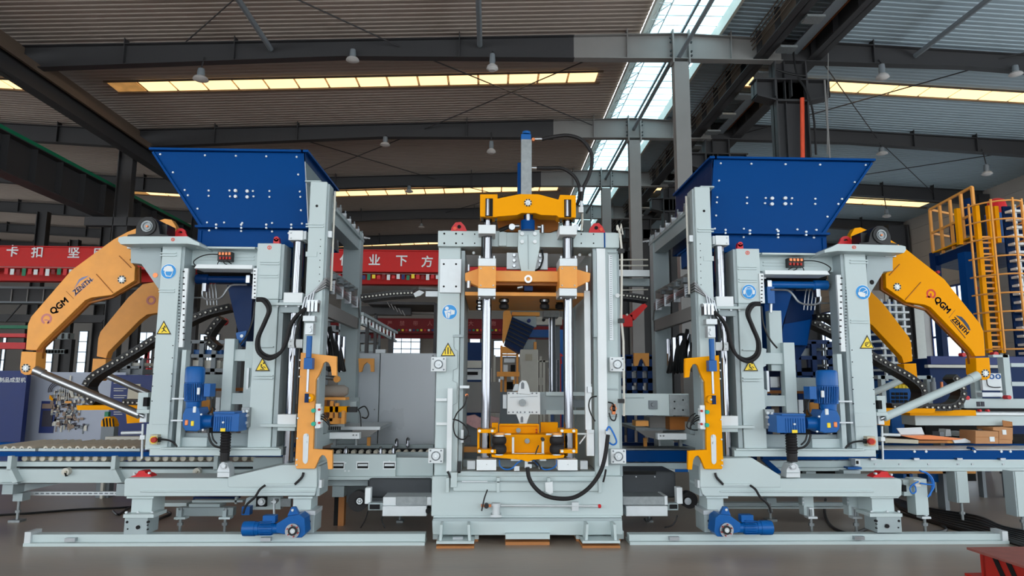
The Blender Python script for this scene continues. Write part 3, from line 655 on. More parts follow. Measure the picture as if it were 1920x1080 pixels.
    P('pipework', st, 'steel', pipes, [wbox(X1 - .02, X1 + .06, 7.6 + .45 * k, 7.63 + .45 * k, zp - .04, zp + .11) for k in range(4)], [wcyl((X1, 7.7 + k * .25, zp + .17), (X1 + .05, 7.9 + k * .25, zp + .2), .018, n=8) + ('galv',) for k in range(5)],
      [wbox(X1 - .04, X1 + .05, 7.66 + .33 * k, 7.74 + .33 * k, zp + .14, zp + .2) + ('greydark',) for k in range(4)], label='steel pipes with valve fittings along the middle beam')
    P('riser_pipe', st, 'cream', wcyl((X1 + .06, 7.42, W(624, 358, 7.4).z), (X1 + .06, 7.42, W(620, 545, 7.4).z), .012, n=6), B(614, 433, 622, 445, 7.34, .1) + ('silver',))
    P('hose_bundle', st, 'black', [wtube([(X1 - .05 - .05 * k, 7.9 + .16 * k, W(612, 605, 7.4).z), (X1 + .0 - .03 * k, 8 + .14 * k, 1.9 + .05 * k), (X1 - .08, 8.05 + .15 * k, 1.75), (X0 + .05, 8.1 + .12 * k, 2.1)], .022, 6) for k in range(7)],
      [wcyl((X1 - .12, 8.1 + k * .3, 2.2), (X1 - .12, 8.1 + k * .3, 1.75), .03, n=8) + ('chrome',) for k in range(4)], label='hanging bundle of black hoses')
    # --- yellow swing bracket plate with hooks
    yp = P('hook_plate', st, 'orange' if Lf else 'yellow', PG([(564, 661), (631, 668), (631, 705), (622, 704), (620, 688), (616, 680), (611, 678), (606, 681), (603, 690), (597, 704), (592, 712), (590, 760), (587, 842), (623, 844), (623, 880), (615, 880), (613, 862), (609, 855), (604, 853), (599, 858), (590, 879), (556, 879), (553, 871), (559, 760)], 7.12, .05), bev=.004)  # left plate paler: reflected light put into its yellow
    P('slot_insert', yp, 'silver', PG([(568.5, 818), (570, 814), (574, 812.5), (578, 814), (579, 818), (577, 864), (575.5, 868), (572, 870), (568.5, 867), (567.5, 863)], 7.112, .01), bolts([(574, 816), (573, 829), ], 7.112, 2.2))
    P('plate_bolt', yp, 'silver', bolts([(556, 872), (556, 862), (557, 822), (558, 784), (561, 706), (562, 675), (561, 690)], 7.12, 1.6))
    P('side_post', st, 'grey2', B(589, 704, 596, 842, 7.2, .12), B(591, 700, 597, 712, 7.16, .1) + ('silver',))
    cy = P('cylinder', st, 'bluemotor', VC(579.5, 630, 671, 7.05, 5.2, n=16), B(569.5, 671, 585.5, 692, 7.0, .09), bev=.003, label='small upright blue cylinder')
    P('piston_rod', cy, 'chrome', VC(577, 692, 735, 7.05, 2.4, n=12)); P('clevis', cy, 'yellow', CY(580, 746, 7.0, 7.6, .08), B(571, 738, 578, 755, 6.98, .08) + ('bluedk',), CY(580, 746, 6.99, 2, .02, 8) + ('silver',))
    P('cylinder_bracket', st, 'silver', B(572, 606, 587, 627, 7.1, .1), CY(580, 619, 7.08, 4, .03), CY(580, 612, 7.08, 2.4, .03), B(574, 562, 597, 568, 7.1, .1), [B(576 + k * 7, 564, 581 + k * 7, 584, 7.08, .1) + ('steel',) for k in range(3)], B(568, 592, 590, 602, 7.12, .1))
    P('valve', st, 'white', [B(592, y, 601, y + 14, 7.06, .08) for y in (763, 788)], [CY(587, y, 7.04, 3.8, .1, 12) + ('teal',) for y in (770, 795)], [CY(598, y, 7.04, 2.2, .1, 10) + ('redrust',) for y in (768, 793)], B(591, 757, 600, 803, 7.1, .03), label='pair of small valves with green knobs')
    P('cable', st, 'black', [TB([(600, 776 + k * 4), (608, 778 + k * 5), (617, 790 + k * 4), (617, 804)], 7.2 + .05 * k, 1.1) for k in range(3)])
    # --- sagging hoses
    hp = [(481, 563), (494, 565), (503, 582), (494, 607), (482, 636), (484, 660), (503, 673), (524, 663), (536, 640), (543, 612), (556, 592), (573, 580)]
    P('hose', st, 'rubber', TB(hp, 7.16, 3.2), label='thick black hose sagging in a loop'); P('hose', st, 'rubber', TB([(x + (4 if 0 < i < 11 else 0), y - 3 - (2 if 5 < i < 9 else 0)) for i, (x, y) in enumerate(hp)], 7.2, 3), label='thick black hose sagging in a loop')
    P('hose', st, 'black', TB([(478, 566), (474, 600), (463, 628), (450, 646)], 7.24, 1.6)); P('hose', st, 'black', TB([(575, 578), (566, 594), (558, 610), (553, 640), (554, 652)], 7.2, 1.9), TB([(571, 584), (560, 602), (556, 628)], 7.24, 1.9))
    # --- hopper
    hY = 7.62
    hop = P('hopper', st, 'blue', PG([(287, 284), (570, 287), (577, 424), (375, 424)], hY, .012), bev=.002)
    Xa, Xb = W(288, 283, hY), W(570, 286, hY); Xc, Xd = W(375, 424, hY), W(577, 424, hY); yb = 9.2
    def quad(p, q, r, s, t): n = (q - p).cross(s - p).normalized() * t; return ([p, q, r, s, p + n, q + n, r + n, s + n], [(0, 1, 2, 3), (7, 6, 5, 4), (0, 1, 5, 4), (1, 2, 6, 5), (2, 3, 7, 6), (3, 0, 4, 7)])
    dz = Vector((0, yb - hY, 0))
    P('hopper_wall', hop, 'blue', quad(Xa, Xa + dz, Xc + dz, Xc, .01), quad(Xa + dz, Xb + dz, Xd + dz, Xc + dz, .01))
    P('hopper_wall', hop, 'steel' if Lf else 'bluedk', quad(Xb, Xd, Xd + dz, Xb + dz, .01))  # left wall in steel stands in for a bright reflection on the panel
    P('rim', hop, 'blue', wbox(Xa.x - .03, Xb.x, hY - .05, hY + .02, Xa.z, Xa.z + .025), wbox(Xb.x - .02, Xb.x + .06, hY - .05, yb, Xa.z, Xa.z + .025), wbox(Xb.x, Xb.x + .02, hY, yb, Xa.z - .1, Xa.z) + ('bluedk',), wbox(Xa.x - .03, Xa.x + .02, hY, yb, Xa.z, Xa.z + .025), wbox(Xa.x, Xb.x, yb - .02, yb + .04, Xa.z, Xa.z + .025))
    P('edge_strip', hop, 'blue', BAR((288, 286), (378, 424), hY - .03, 4, .05), BAR((569, 288), (576, 424), hY - .012, 2, .02))
    P('flange', hop, 'blue', B(365, 423, 576, 427, hY - .07, 1.4))
    lh = P('hopper_neck', st, 'blue', B(370, 427, 575, 463, hY + .02, 1.2), B(372, 432, 377, 458, hY, .04), bev=.004)
    hb = [(300, 289), (384, 291), (442, 292), (499, 293), (556, 294), (324, 323), (559, 327), (346, 356), (352, 366), (391, 357), (391, 367), (430, 357), (431, 368), (474, 358), (475, 368), (505, 358), (505, 369), (562, 359), (563, 369), (370, 391), (564, 394), (388, 417), (420, 417), (454, 418), (510, 418), (566, 419)]
    P('bolt', hop, 'silver', bolts(hb, hY, 1.9), bolts([(441, 357), (441, 368), (463, 358), (463, 369)], hY, 3.2, d=.03), bolts([(405, 421), (452, 421), (499, 421), (546, 421)], hY - .07, 2.2, d=.02), bolts([(405, 427), (452, 427), (499, 427), (546, 427)], hY - .07, 2.0, d=.02))
    P('bolt', lh, 'silver', bolts([(392, 432), (452, 433), (510, 434), (541, 437)], hY + .02, 2))
    P('chute_box', st, 'bluedk', B(372, 463, 575, 520, hY + .35, .6), label='dark blue chute box beneath the hopper')  # dark blue box below the hopper neck
    P('chute', st, 'bluedk' if Lf else 'blue', PG([(426, 535), (474, 535), (471, 600), (460, 650), (452, 650), (446, 620)], 7.75, .5), label='blue chute arm')
    P('pivot', st, 'bluemotor', PG([(442, 624), (462, 620), (458, 640), (452, 648), (444, 636)], 7.68, .06), CY(453, 630, 7.66, 3, .03, 10) + ('silver',))
    if not Lf: P('chute', st, 'bluedk', PG([(384, 535), (428, 535), (446, 640), (430, 700), (400, 640)], 8.0, .6), PG([(395, 590), (440, 600), (445, 640), (400, 640)], 7.9, .1) + ('blue',))
    P('bin_wall', st, 'bluedk', B(516, 520, 556, 740, 8.3, .6) if not Lf else B(528, 580, 556, 640, 8.2, .5))
    hc = P('feed_cylinder', st, 'bluedk' if Lf else 'bluemotor', LH(523.5, 7.6, [(6, 367), (9.5, 369), (9.5, 391), (7, 393), (7, 462), (9, 464), (9, 470)], 18), label='blue horizontal hydraulic cylinder')
    P('fitting', hc, 'steel', B(461, 516, 468, 530, 7.54, .06), B(379, 531, 386, 546, 7.55, .08), B(471, 506, 476, 513, 7.5, .05))
    P('pipe', hc, 'steel', TB([(463, 534), (447, 534), (434, 535), (426, 542), (416, 556), (405, 561), (388, 561), (380, 556), (379, 546)], 7.5, 2), LC((355, 558), (384, 558), 7.7, 1.6), [LC((386 + 6 * k, 532), (389 + 6 * k, 572), 7.8, 1) for k in range(4)])
    if not Lf: P('ram', hc, 'steel', LC((340, 524), (368, 524), 7.62, 2.5)); P('fitting', hc, 'bluemotor', B(456, 528, 468, 560, 7.5, .1), LC((462, 558), (462, 578), 7.55, 2.5) + ('steel',))
    # --- upright gear motor driving the lift
    mt = P('lift_motor', st, 'bluemotor', LV(367, 7.2, [(8, 686.5), (15, 688), (17, 692), (17, 717), (16, 718), (16, 752), (13, 753), (12, 768)], 24))
    P('cooling_fin', mt, 'bluemotor', [wline((W(367, 718, 7.2).x + math.cos(R(a)) * m(18, 7.2), 7.2 + math.sin(R(a)) * m(18, 7.2), W(367, 719, 7.2).z), (W(367, 751, 7.2).x + math.cos(R(a)) * m(18, 7.2), 7.2 + math.sin(R(a)) * m(18, 7.2), W(367, 751, 7.2).z), .006, .02) for a in range(180, 361, 12)])
    P('terminal_box', mt, 'bluemotor', B(382, 719, 394, 744, 7.1, .14), B(369, 727, 374, 740, 7.09, .02) + ('white',), bev=.004)
    P('gearbox', mt, 'bluemotor', PG([(347, 766), (352, 764), (372, 764), (375, 775), (375, 806), (368, 809), (347, 808), (342, 800), (342, 778)], 7.08, .24), B(361, 762, 367, 774, 7.07, .02) + ('white',), B(357, 789, 363, 799, 7.07, .02) + ('signyel',), B(346, 787, 352, 798, 7.07, .02) + ('copper',), bev=.008)
    P('input_flange', mt, 'bluemotor', LH(790, 7.2, [(15, 373), (17, 376), (17, 380), (12, 382), (11, 400)], 22), bolts([(377, 777), (380, 806)], 7.1, 1.8, 'silver'))
    cb = P('coupling_housing', mt, 'bluemotor', B(400, 775, 448, 809, 7.08, .24), [B(401 + k * 4.2, 781, 403 + k * 4.2, 808, 7.07, .02) for k in range(8)], B(400, 772, 440, 776, 7.06, .28), B(445, 776, 449, 808, 7.1, .2) + ('bluedk',), bev=.003)
    P('name_plate', cb, 'signyel', B(413, 803, 422, 809, 7.06, .01), CY(418, 792, 7.06, 2, .02, 8) + ('silver',))
    sp = P('bearing_plate', st, 'galv', B(452, 764, 467, 801, 7.3, .06), bolts([(456, 772), (463, 771), (455, 787), (463, 779), (460, 793)], 7.3, 2.6, 'silver', .03))
    bl = P('bellows', st, 'rubber', LV(424, 7.18, [((9.5 if k % 2 else 8) if k < 14 else (8.5 if k % 2 else 8), 812 + k * 2.6) for k in range(21)], 20), label='black rubber bellows')
    P('clevis_foot', st, 'silver', PG([(407, 895), (407, 883), (412, 870), (418, 866), (425, 868), (430, 880), (430, 895)], 7.14, .14), CY(419, 874, 7.12, 5.6, .03) + ('steel',), CY(419, 874, 7.1, 3.6, .03) + ('silver',), B(407, 885, 430, 886, 7.13, .01) + ('grey2',), bev=.004)
    P('cable', st, 'black', TB([(391, 738), (396, 752), (395, 768), (390, 776)], 7.15, 1.7), TB([(391, 812), (394, 826), (402, 836), (414, 839)], 7.16, 2), TB([(397, 812), (400, 824), (407, 832)], 7.18, 1.5))
    # --- small H frame between the columns
    P('h_frame', st, g, B(417, 635, 436, 772, 7.52, .12), B(430, 655, 478, 677, 7.55, .1), B(430, 737, 478, 758, 7.55, .1), B(456, 640, 470, 812, 7.54, .12) if Lf else B(441, 574, 462, 690, 7.6, .1), B(340, 702, 420, 728, 8.0, .1) + ('grey2',), bev=.004)
    P('h_frame_lug', st, g, PG([(468, 648), (478, 645), (478, 686), (468, 680)], 7.5, .12), PG([(465, 728), (476, 720), (476, 765), (466, 760)], 7.5, .12), B(462, 690, 466, 730, 7.5, .1) + ('silver',))
    P('cross_bar', st, 'orangedk', B(335, 727, 470, 733, 8.3, .1), B(378, 750, 393, 775, 7.9, .1) + ('orange',))
    P('latch', st, 'silver', B(404, 745, 412, 775, 7.6, .05), TB([(399, 748), (399, 762), (404, 768)], 7.5, 1.2) + ('black',), B(322, 746, 352, 749, 7.3, .02), B(320, 787, 350, 790, 7.3, .02), B(322, 792, 342, 810, 7.5, .04) + ('grey2',), B(326, 700, 331, 790, 7.48, .05) + ('silver',))
    # --- swing arms
    arms = [PG([(255, 428), (240, 434), (212, 449), (133, 507), (58, 594), (52, 608), (48, 656), (68, 657), (78, 643), (160, 563), (172, 558), (209, 553), (252, 526), (253, 500), (243, 487), (262, 470), (300, 470), (330, 445), (330, 425), (322, 412), (308, 410), (296, 414)], 7.74, .1),
            PG([(40, 659), (68, 660), (66, 690), (62, 698), (54, 703), (46, 703), (39, 699), (37, 690)], 7.70, .18)]
    a1 = P('swing_arm', st, 'orange' if Lf else 'yellow', *arms, bev=.006, label='big bent yellow lever arm with painted logos')  # left arm is the same yellow, paled in colour for reflected light
    P('arm_seam', a1, 'orangedk', BAR((224, 480), (246, 502), 7.73, 1.2, .02), BAR((181, 514), (212, 549), 7.73, 1, .02), pinplate(228, 524, 7.74, 7.4), pinplate(48, 690, 7.70, 7.4))
    P('arm_undershade', a1, 'orangedk', PG([(68, 657), (80, 644), (164, 566), (210, 556), (256, 530), (256, 510), (262, 500), (262, 530), (212, 558), (168, 569), (82, 652), (74, 696), (66, 694)], 7.8, .04))  # dark orange strip puts the underside's shade into the colour
    a2 = P('swing_arm', st, 'orange' if Lf else 'yellow', PG([(300, 520), (292, 528), (267, 533), (240, 558), (188, 622), (184, 634), (181, 668), (199, 672), (203, 660), (262, 600), (276, 590), (300, 586)], 9.05, .12), PG([(174, 672), (199, 673), (196, 705), (186, 714), (176, 712), (171, 702)], 9.02, .16), bev=.006, label='rear bent lever arm, half hidden behind the column')  # left rear arm paled in colour the same way
    P('arm_pin', a2, 'orangedk', pinplate(183, 704, 9.02, 6), RING(283, 563, 9.045, 5, 8.5, .005, 20) + ('logopale' if Lf else 'logo',))
    P('strut', st, 'steel' if Lf else 'grey', LC((70, 697), (262, 778), 7.5, 7.6, 18), LC((66, 694), (82, 701), 7.5, 8.4, 18), LC((258, 776), (271, 781), 7.5, 4) + ('steel',), label='slanting tube strut')
    P('strut', st, 'steel' if Lf else 'grey', LC((196, 702), (278, 738), 9.0, 6, 16))
    P('strut_bracket', st, g, B(258, 736, 277, 770, 7.5, .2), B(256, 768, 280, 775, 7.45, .25), B(268, 745, 276, 762, 7.44, .06) + ('hole',), B(262, 772, 275, 792, 7.5, .1) + ('silver',), bev=.003)
    P('swing_beam', st, 'yellow', PG([(143, 760), (258, 760), (258, 768), (145, 769)], 8.2, .5), PG([(236, 774), (272, 782), (270, 792), (238, 794)], 8.0, .4), label='yellow outrigger beam')
    P('hand_rail', st, 'silver', LC((228, 812), (268, 811), 7.5, 3), LC((268, 795), (266, 860), 7.46, 2), B(262, 816, 271, 824, 7.42, .06))
    # decals on the big arm
    MIR[0] = None
    if Lf:
        q = 7.738
        P('decal', a1, 'logopale', RING(87, 598, q, 6.2, 10, .004, 22, -75, 250), B(89, 600, 92, 606, q, .004), BAR((83, 600), (89, 600), q, 2.2, .004), label='pale red round logo')  # red paled along with the arm, gloss put into the colour
        P('decal', a1, 'ink', *[TXT('QGM', 111 + a, 574 + b, q, 17, 43, squeeze=.93) for a, b in ((-.5, -.5), (.5, .5), (.5, -.5), (-.5, .5))], BAR((124, 546), (138, 560), q, .8, .003) + ('orangedk',), label='black letters reading QGM')
        P('decal', a1, 'zenpale', *[TXT('ZENITH', 155 + a, 537 + b, q, 13, 42, squeeze=.88) for a, b in ((-.5, -.4), (.5, .4), (.4, -.5))], BAR((140, 555), (175, 523), q, 1.3, .003), PG([(139, 541), (148, 524), (154, 520), (166, 517), (162, 520), (150, 527)], q, .003), label='pale blue letters reading ZENITH under a roof line')  # lettering paled too, the arm's gloss put into its colour
    else:
        q = 7.738
        P('decal', a1, 'logo', RING(1746, 551, q, 6, 9.4, .004, 22, -75, 250), B(1744, 550, 1747, 558, q, .004), B(1737, 555, 1744, 558, q, .004), label='red round logo')
        P('decal', a1, 'ink', *[TXT('QGM', 1767 + a, 572 + b, q, 17, -47, squeeze=.93) for a, b in ((-.5, -.5), (.5, .5), (.5, -.5), (-.5, .5))], BAR((1779, 596), (1791, 581), q, .8, .003) + ('orangedk',), label='black letters reading QGM')
        P('decal', a1, 'ink', *[TXT('ZENITH', 1800.5 + a, 611.5 + b, q, 13, -48, squeeze=.88) for a, b in ((-.5, -.4), (.5, .4), (.4, -.5))], BAR((1782, 600), (1810, 634), q, 1.4, .003), PG([(1792, 591), (1803, 594), (1809, 600), (1816, 609), (1820, 619), (1817, 619.5), (1806, 604.5), (1796, 595)], q, .003) + ('zen',), label='dark letters reading ZENITH under a roof line')
    MIR[0] = None
    # cable chain beside the arm (its own thing: it hangs in the tray)
    mi = None if Lf else mirx
    cable_chain('cable_chain', 'long black cable chain sloping up behind the outer column of the %s filling station' % word,
                [(176, 757), (163, 745), (158, 726), (172, 706), (210, 682), (262, 651), (290, 633), (330, 612), (380, 588), (430, 575)] if Lf else
                [(230, 757), (200, 757), (180, 756), (166, 745), (166, 722), (190, 700), (250, 668), (300, 640), (345, 617), (400, 590)], 8.3, .22, 12.5, 34, 'cable chains of the filling stations', mi)
    if Lf: cable_chain('cable_chain', 'short level black cable chain lying above the yellow outrigger beam on the left', [(228, 754), (270, 756)], 8.3, .2, 11, 5, 'cable chains of the filling stations')
    else: cable_chain('cable_chain', 'short black cable chain dangling from the blue chute of the right filling station', [(1530, 594), (1556, 594), (1578, 606)], 7.9, .2, 11, 6, 'cable chains of the filling stations')
    return st
feeder('L'); feeder('R')
# floor rails
def rail(x0, x1, y0, y1, label, end):
    r = thing('floor_rail', (W((x0 + x1) / 2, 1010, 7.2).x, 7.3, 0), label, 'rail', 'floor rails under the filling stations')
    X0, X1 = W(x0, 1008, 7.15).x, W(x1, 1008, 7.15).x
    zt = W((x0 + x1) / 2, 1002, 7.15).z; P('rail_base', r, 'grey', wbox(X0, X1, 7.12, 7.36, 0, .03)); P('rail_head', r, 'grey', wbox(X0, X1, 7.16, 7.28, .03, max(zt, .09)), bev=.004)
    P('end_stop', r, 'silver', wbox(X0 if end < 0 else X1 - .06, X0 + .06 if end < 0 else X1, 7.13, 7.3, .03, zt + .03)); P('clip', r, 'steel', [wbox(X0 + .4 + k * 1.9, X0 + .5 + k * 1.9, 7.11, 7.17, .045, .08) for k in range(3)])
rail(48, 797, 1001, 1017, 'long pale grey floor rail running left from the press', -1)
rail(1180, 1888, 1000, 1014, 'long pale grey floor rail running right from the press', 1)
# ================================================================== the block press in the middle
pr = thing('block_press', (W(990, 1000, 7.3).x, 7.6, 0), 'tall pale grey block press with yellow crossheads between two filling stations', 'machine')
g = 'grey'
bs = P('base', pr, g, B(809, 893, 1168, 968, 7.27, 1.5), PG([(810, 975), (1167, 975), (1168, 1003), (1090, 1004), (1030, 1004), (890, 1004), (811, 1003)], 7.22, 1.5), B(812, 966, 1166, 976, 7.26, 1.4), bev=.012)
P('base_step', bs, g, B(850, 903, 1128, 921, 7.22, .1), B(858, 884, 1116, 903, 7.3, 1.2), B(836, 896, 842, 924, 7.2, .08), B(931, 896, 937, 924, 7.2, .06), B(1026, 896, 1032, 924, 7.2, .06), B(1122, 896, 1128, 924, 7.2, .08), B(845, 886, 857, 914, 7.2, .1), bev=.004)
P('base_step', bs, 'grey2', B(858, 903, 1118, 905, 7.2, .05), B(866, 902, 914, 904, 7.19, .02) + ('silver',))
P('ribbed_lip', bs, 'grey2', B(812, 972, 1166, 977, 7.205, .05))
for x0, x1, yy in ((818, 889, 1019), (1092, 1163, 1018)):
    f = P('foot', pr, g, B(x0, yy - 4, x1, yy + 1, 7.02, .5), PG([(x0 + 7, yy - 35), (x0 + 12, yy - 35), (x0 + 10, yy - 3), (x0 + 5, yy - 3)], 7.05, .2), PG([(x1 - 13, yy - 35), (x1 - 8, yy - 35), (x1 - 6, yy - 3), (x1 - 11, yy - 3)], 7.05, .2), bev=.002)
    P('shim', f, 'brown', wbox(W(x0, 1021, 7).x, W(x1, 1021, 7).x, 7.0, 7.5, 0, .02), label='brown wooden shim')
f = P('foot', pr, g, B(948, 1001, 1031, 1011, 7.15, .5)); P('shim', f, 'brown', wbox(W(948, 1014, 7.1).x, W(1031, 1014, 7.1).x, 7.13, 7.6, 0, .03))
f = P('foot', pr, g, wbox(W(813, 1000, 7.4).x, W(898, 1000, 7.4).x, 7.3, 7.8, .02, .1), wbox(W(1078, 1000, 7.4).x, W(1166, 1000, 7.4).x, 7.3, 7.8, .02, .1)); P('shim', f, 'brown', wbox(W(820, 1000, 7.4).x, W(897, 1000, 7.4).x, 7.29, 7.8, 0, .02), wbox(W(1078, 1000, 7.4).x, W(1160, 1000, 7.4).x, 7.29, 7.8, 0, .02))
lv = P('lever_rod', pr, 'silver', LC((921, 948), (1124, 949), 7.2, 2, 8), VC(930, 946, 969, 7.16, 7.2, n=16), VC(930, 943, 948, 7.16, 8.6, n=16), B(1072, 942, 1085, 958, 7.19, .07), B(920, 966, 940, 970, 7.12, .14))
P('knob', lv, 'red', wlathe(W(1124, 949, 7.2), [(.004, -.02), (.018, -.012), (.02, 0), (.018, .012), (.004, .02)], 'X', 12), label='round red knob'); P('valve', lv, 'black', CY(912, 949, 7.18, 4.4, .06), B(902, 946, 921, 951, 7.2, .03) + ('copper',), TB([(914, 918), (908, 935), (903, 958)], 7.18, 1.3))
P('tape_tag', pr, 'white', PG([(1022, 905), (1036, 903), (1037, 924), (1031, 927), (1023, 922)], 7.19, .02), label='crumpled white tape')
# columns
cl = P('column', pr, g, B(818, 462, 861, 893, 7.35, 1.4), bev=.012)
P('column_edge', cl, 'grey2', B(862, 470, 869, 893, 7.38, 1.3), B(849, 628, 868, 632, 7.33, .05))
P('column_plate', cl, 'silver', B(824.5, 485, 865, 549, 7.315, .04), [CY(x, y, 7.31, 2, .01, 8) + ('hole',) for x in (832, 855) for y in (495, 537)], bev=.01)
P('cover_outline', cl, 'grey2', TB([(864, 628), (853, 628), (851, 633), (851, 650), (853, 655), (858, 658), (858, 690)], 7.345, .8, 5, False), TB([(858, 690), (850, 694), (849, 714), (857, 718), (857, 755), (849, 760), (848, 790)], 7.345, .8, 5, False))
sign_round(cl, 843, 585, 7.35, 'book'); sign_tri(cl, 840, 656, 7.35, 'crush')
P('guard_strip', pr, 'white', B(838, 728, 847.5, 884, 7.28, .03), B(818, 747, 838, 752, 7.3, .03), B(818, 792, 838, 797, 7.3, .03))
P('cable', pr, 'black', TB([(839, 884), (842, 889), (844, 896)], 7.2, 2), TB([(876, 740), (870, 760), (856, 776), (850, 796), (854, 816), (868, 824), (878, 812), (872, 798), (860, 789), (849, 786)], 7.2, 1.3))
cr = P('column', pr, g, B(1113, 462, 1160, 893, 7.35, 1.6), bev=.012)
P('column_edge', cr, 'grey2', B(1156, 470, 1164, 893, 7.4, .2), B(1140, 473, 1156, 475, 7.34, .02))
P('guard_strip', cr, 'white', B(1121, 466, 1137.5, 874, 7.27, .05)); P('guide_strip', pr, 'steel', B(1112, 470, 1119, 632, 7.25, .08) + ('grey2',), B(1096.5, 545, 1108, 806, 7.3, .05) + ('white',), B(1100, 808, 1114, 855, 7.28, .08) + ('white',), bev=.003)
sc = P('scale', cr, 'silver', B(1142, 478, 1149, 638, 7.335, .02)); P('tick', sc, 'greydark', [B(1144, 480 + k * 4, 1147, 481 + k * 4, 7.332, .004) for k in range(39)])
P('joint_line', cr, 'grey2', B(1139, 728, 1158, 731, 7.335, .02), B(1139, 780, 1158, 782, 7.335, .02), B(1140, 870, 1166, 872, 7.33, .03))
P('valve', pr, 'copper', CY(1151, 766, 7.28, 6, .06, 6), CY(1151, 766, 7.26, 3, .06, 6) + ('black',), B(1148, 758, 1154, 777, 7.28, .04)); P('cable', pr, 'black', TB([(1140, 754), (1148, 756), (1152, 762)], 7.25, 1.3), TB([(1142, 774), (1146, 786), (1153, 788), (1156, 776)], 7.25, 1.3), TB([(1119, 743), (1108, 746), (1104, 760), (1108, 776), (1116, 790)], 7.22, 1.3))
P('inner_liner', pr, 'grey2', B(1077, 560, 1112, 862, 8.9, .05), [CY(x, 664, 8.88, 1.6, .03, 8) for x in (1083,)])
P('upper_liner', pr, 'beamlt', B(868, 464, 1114, 500, 8.6, .06), B(868, 470, 1114, 473, 7.7, .05) + ('silver',), label='dark upper back plate')
for x, y in ((822, 683), (817, 855), (1158, 683), (1160, 856)):
    k = P('tie_bolt', pr, 'white', B(x - 14, y - 13.5, x + 14, y + 13.5, 7.24, .1), bev=.004)
    P('nut', k, 'silver', CY(x, y, 7.17, 6.6, .08, 8), RING(x, y, 7.225, 7, 8.4, .02) + ('greydark',), CY(x, y, 7.155, 2, .03, 8) + ('white',), bolts([(x + a, y + b) for a in (-10, 10) for b in (-10, 10)], 7.24, 1.6, 'greydark', .01))
# crossbeam
cbm = P('crossbeam', pr, g, B(821, 433, 906, 462, 7.28, .5), B(904, 436, 1064, 463, 7.36, .4), B(1062, 436, 1161, 464, 7.28, .5), B(935, 435, 950, 461, 7.34, .1), bev=.006)
P('crossbeam_back', cbm, 'grey2', B(830, 434, 1155, 462, 8.6, .3))
P('bolt_hole', cbm, 'hole', [CY(x, y, 7.276, r, .01, 8) for x, r in ((833, 2), (855, 2), (867, 1.4), (890, 1.4), (1090, 1.4), (1113, 1.4)) for y in (438 if r > 1.5 else 439, 456)], B(1132.5, 436, 1135, 464, 7.274, .01) + ('blue',))
pt = P('pointer_plate', pr, g, PG([(972, 431), (1012, 431), (1012, 466), (1009, 480), (1002, 512), (998, 526), (982, 526), (978, 512), (972, 480), (971, 466)], 7.22, .07), BAR((990, 440), (991, 505), 7.21, 1.2, .02) + ('grey2',), bev=.006)
P('pin', pt, 'steel', RING(990.5, 523, 7.17, 4, 7.6, .08), CY(990.5, 523, 7.2, 4, .05) + ('beige',), bolts([(979, 438), (1003, 438), (979, 453), (1003, 453)], 7.22, 3.8, 'white', .03))
for x, y in ((860, 431), (1119, 433)):
    e = P('lifting_eye', pr, 'red', PG([(x - 15, y + 3), (x - 13, y - 5), (x - 6, y - 14), (x + 4, y - 15), (x + 11, y - 8), (x + 16, y + 3)], 7.5, .04), label='red lifting eye')
    P('eye_hole', e, 'hole', CY(x + (1 if x < 900 else -1), y - 6, 7.494, 3.6, .01), CY(x + (-7 if x < 900 else 8), y - 3, 7.49, 3.4, .01) + ('pipe_or',))
# guide rods
for xt, xs in ((912.5, -1), (1065, 1)):
    r = P('guide_rod', pr, 'chrome', VC(xt, 372, 862, 7.22, 8.8, n=28), label='polished chrome guide rod')
    P('collar', r, 'steel', VC(xt + .5, 380, 383, 7.22, 9.4), VC(xt + .5, 372, 376, 7.22, 7)); P('sleeve', r, 'black', VC(xt, 437, 480, 7.26, 10.4))
    P('clamp_block', r, 'white', B(xt - 16, 421 if xs < 0 else 423, xt + 17, 438 if xs < 0 else 440, 7.08, .3), bev=.008)
    lw = P('slide_block', r, 'silver', B(xt - 16, 484, xt + 17.5, 499, 7.0, .34), B(xt - 16.5, 539, xt + 17, 555, 7.0, .34), bev=.006)
    P('slide_cover', lw, 'orange', B(xt - 16, 499, xt + 17.5, 540, 6.98, .36), [CY(xt + a, b, 6.975, 1.6, .01, 8) + ('steel',) for a in (-11, 12.5) for b in (503, 535)], bev=.004)
    P('slide_bolt', lw, 'steel', [VC(xt + a, 555, 560, 7.1, 2, n=8) for a in (-13, 14)], [VC(xt + a, 480, 485, 7.1, 2, n=8) for a in (-13, 14)])
    P('foot_block', r, 'white', B(xt - 19, 862, xt + 18, 882, 7.05, .34), CY(xt, 871, 7.045, .8, .01, 6) + ('galv',), bev=.01)
P('guide_rod', pr, 'chrome', VC(1035, 592, 735, 8.7, 6.4, n=20), label='rear chrome guide rod'); P('rod_cap', pr, 'galv', B(1020, 582, 1048, 594, 8.6, .3)); P('guide_rod', pr, 'chrome', VC(1046, 675, 735, 8.8, 2.2, n=10), label='thin rear chrome guide rod')
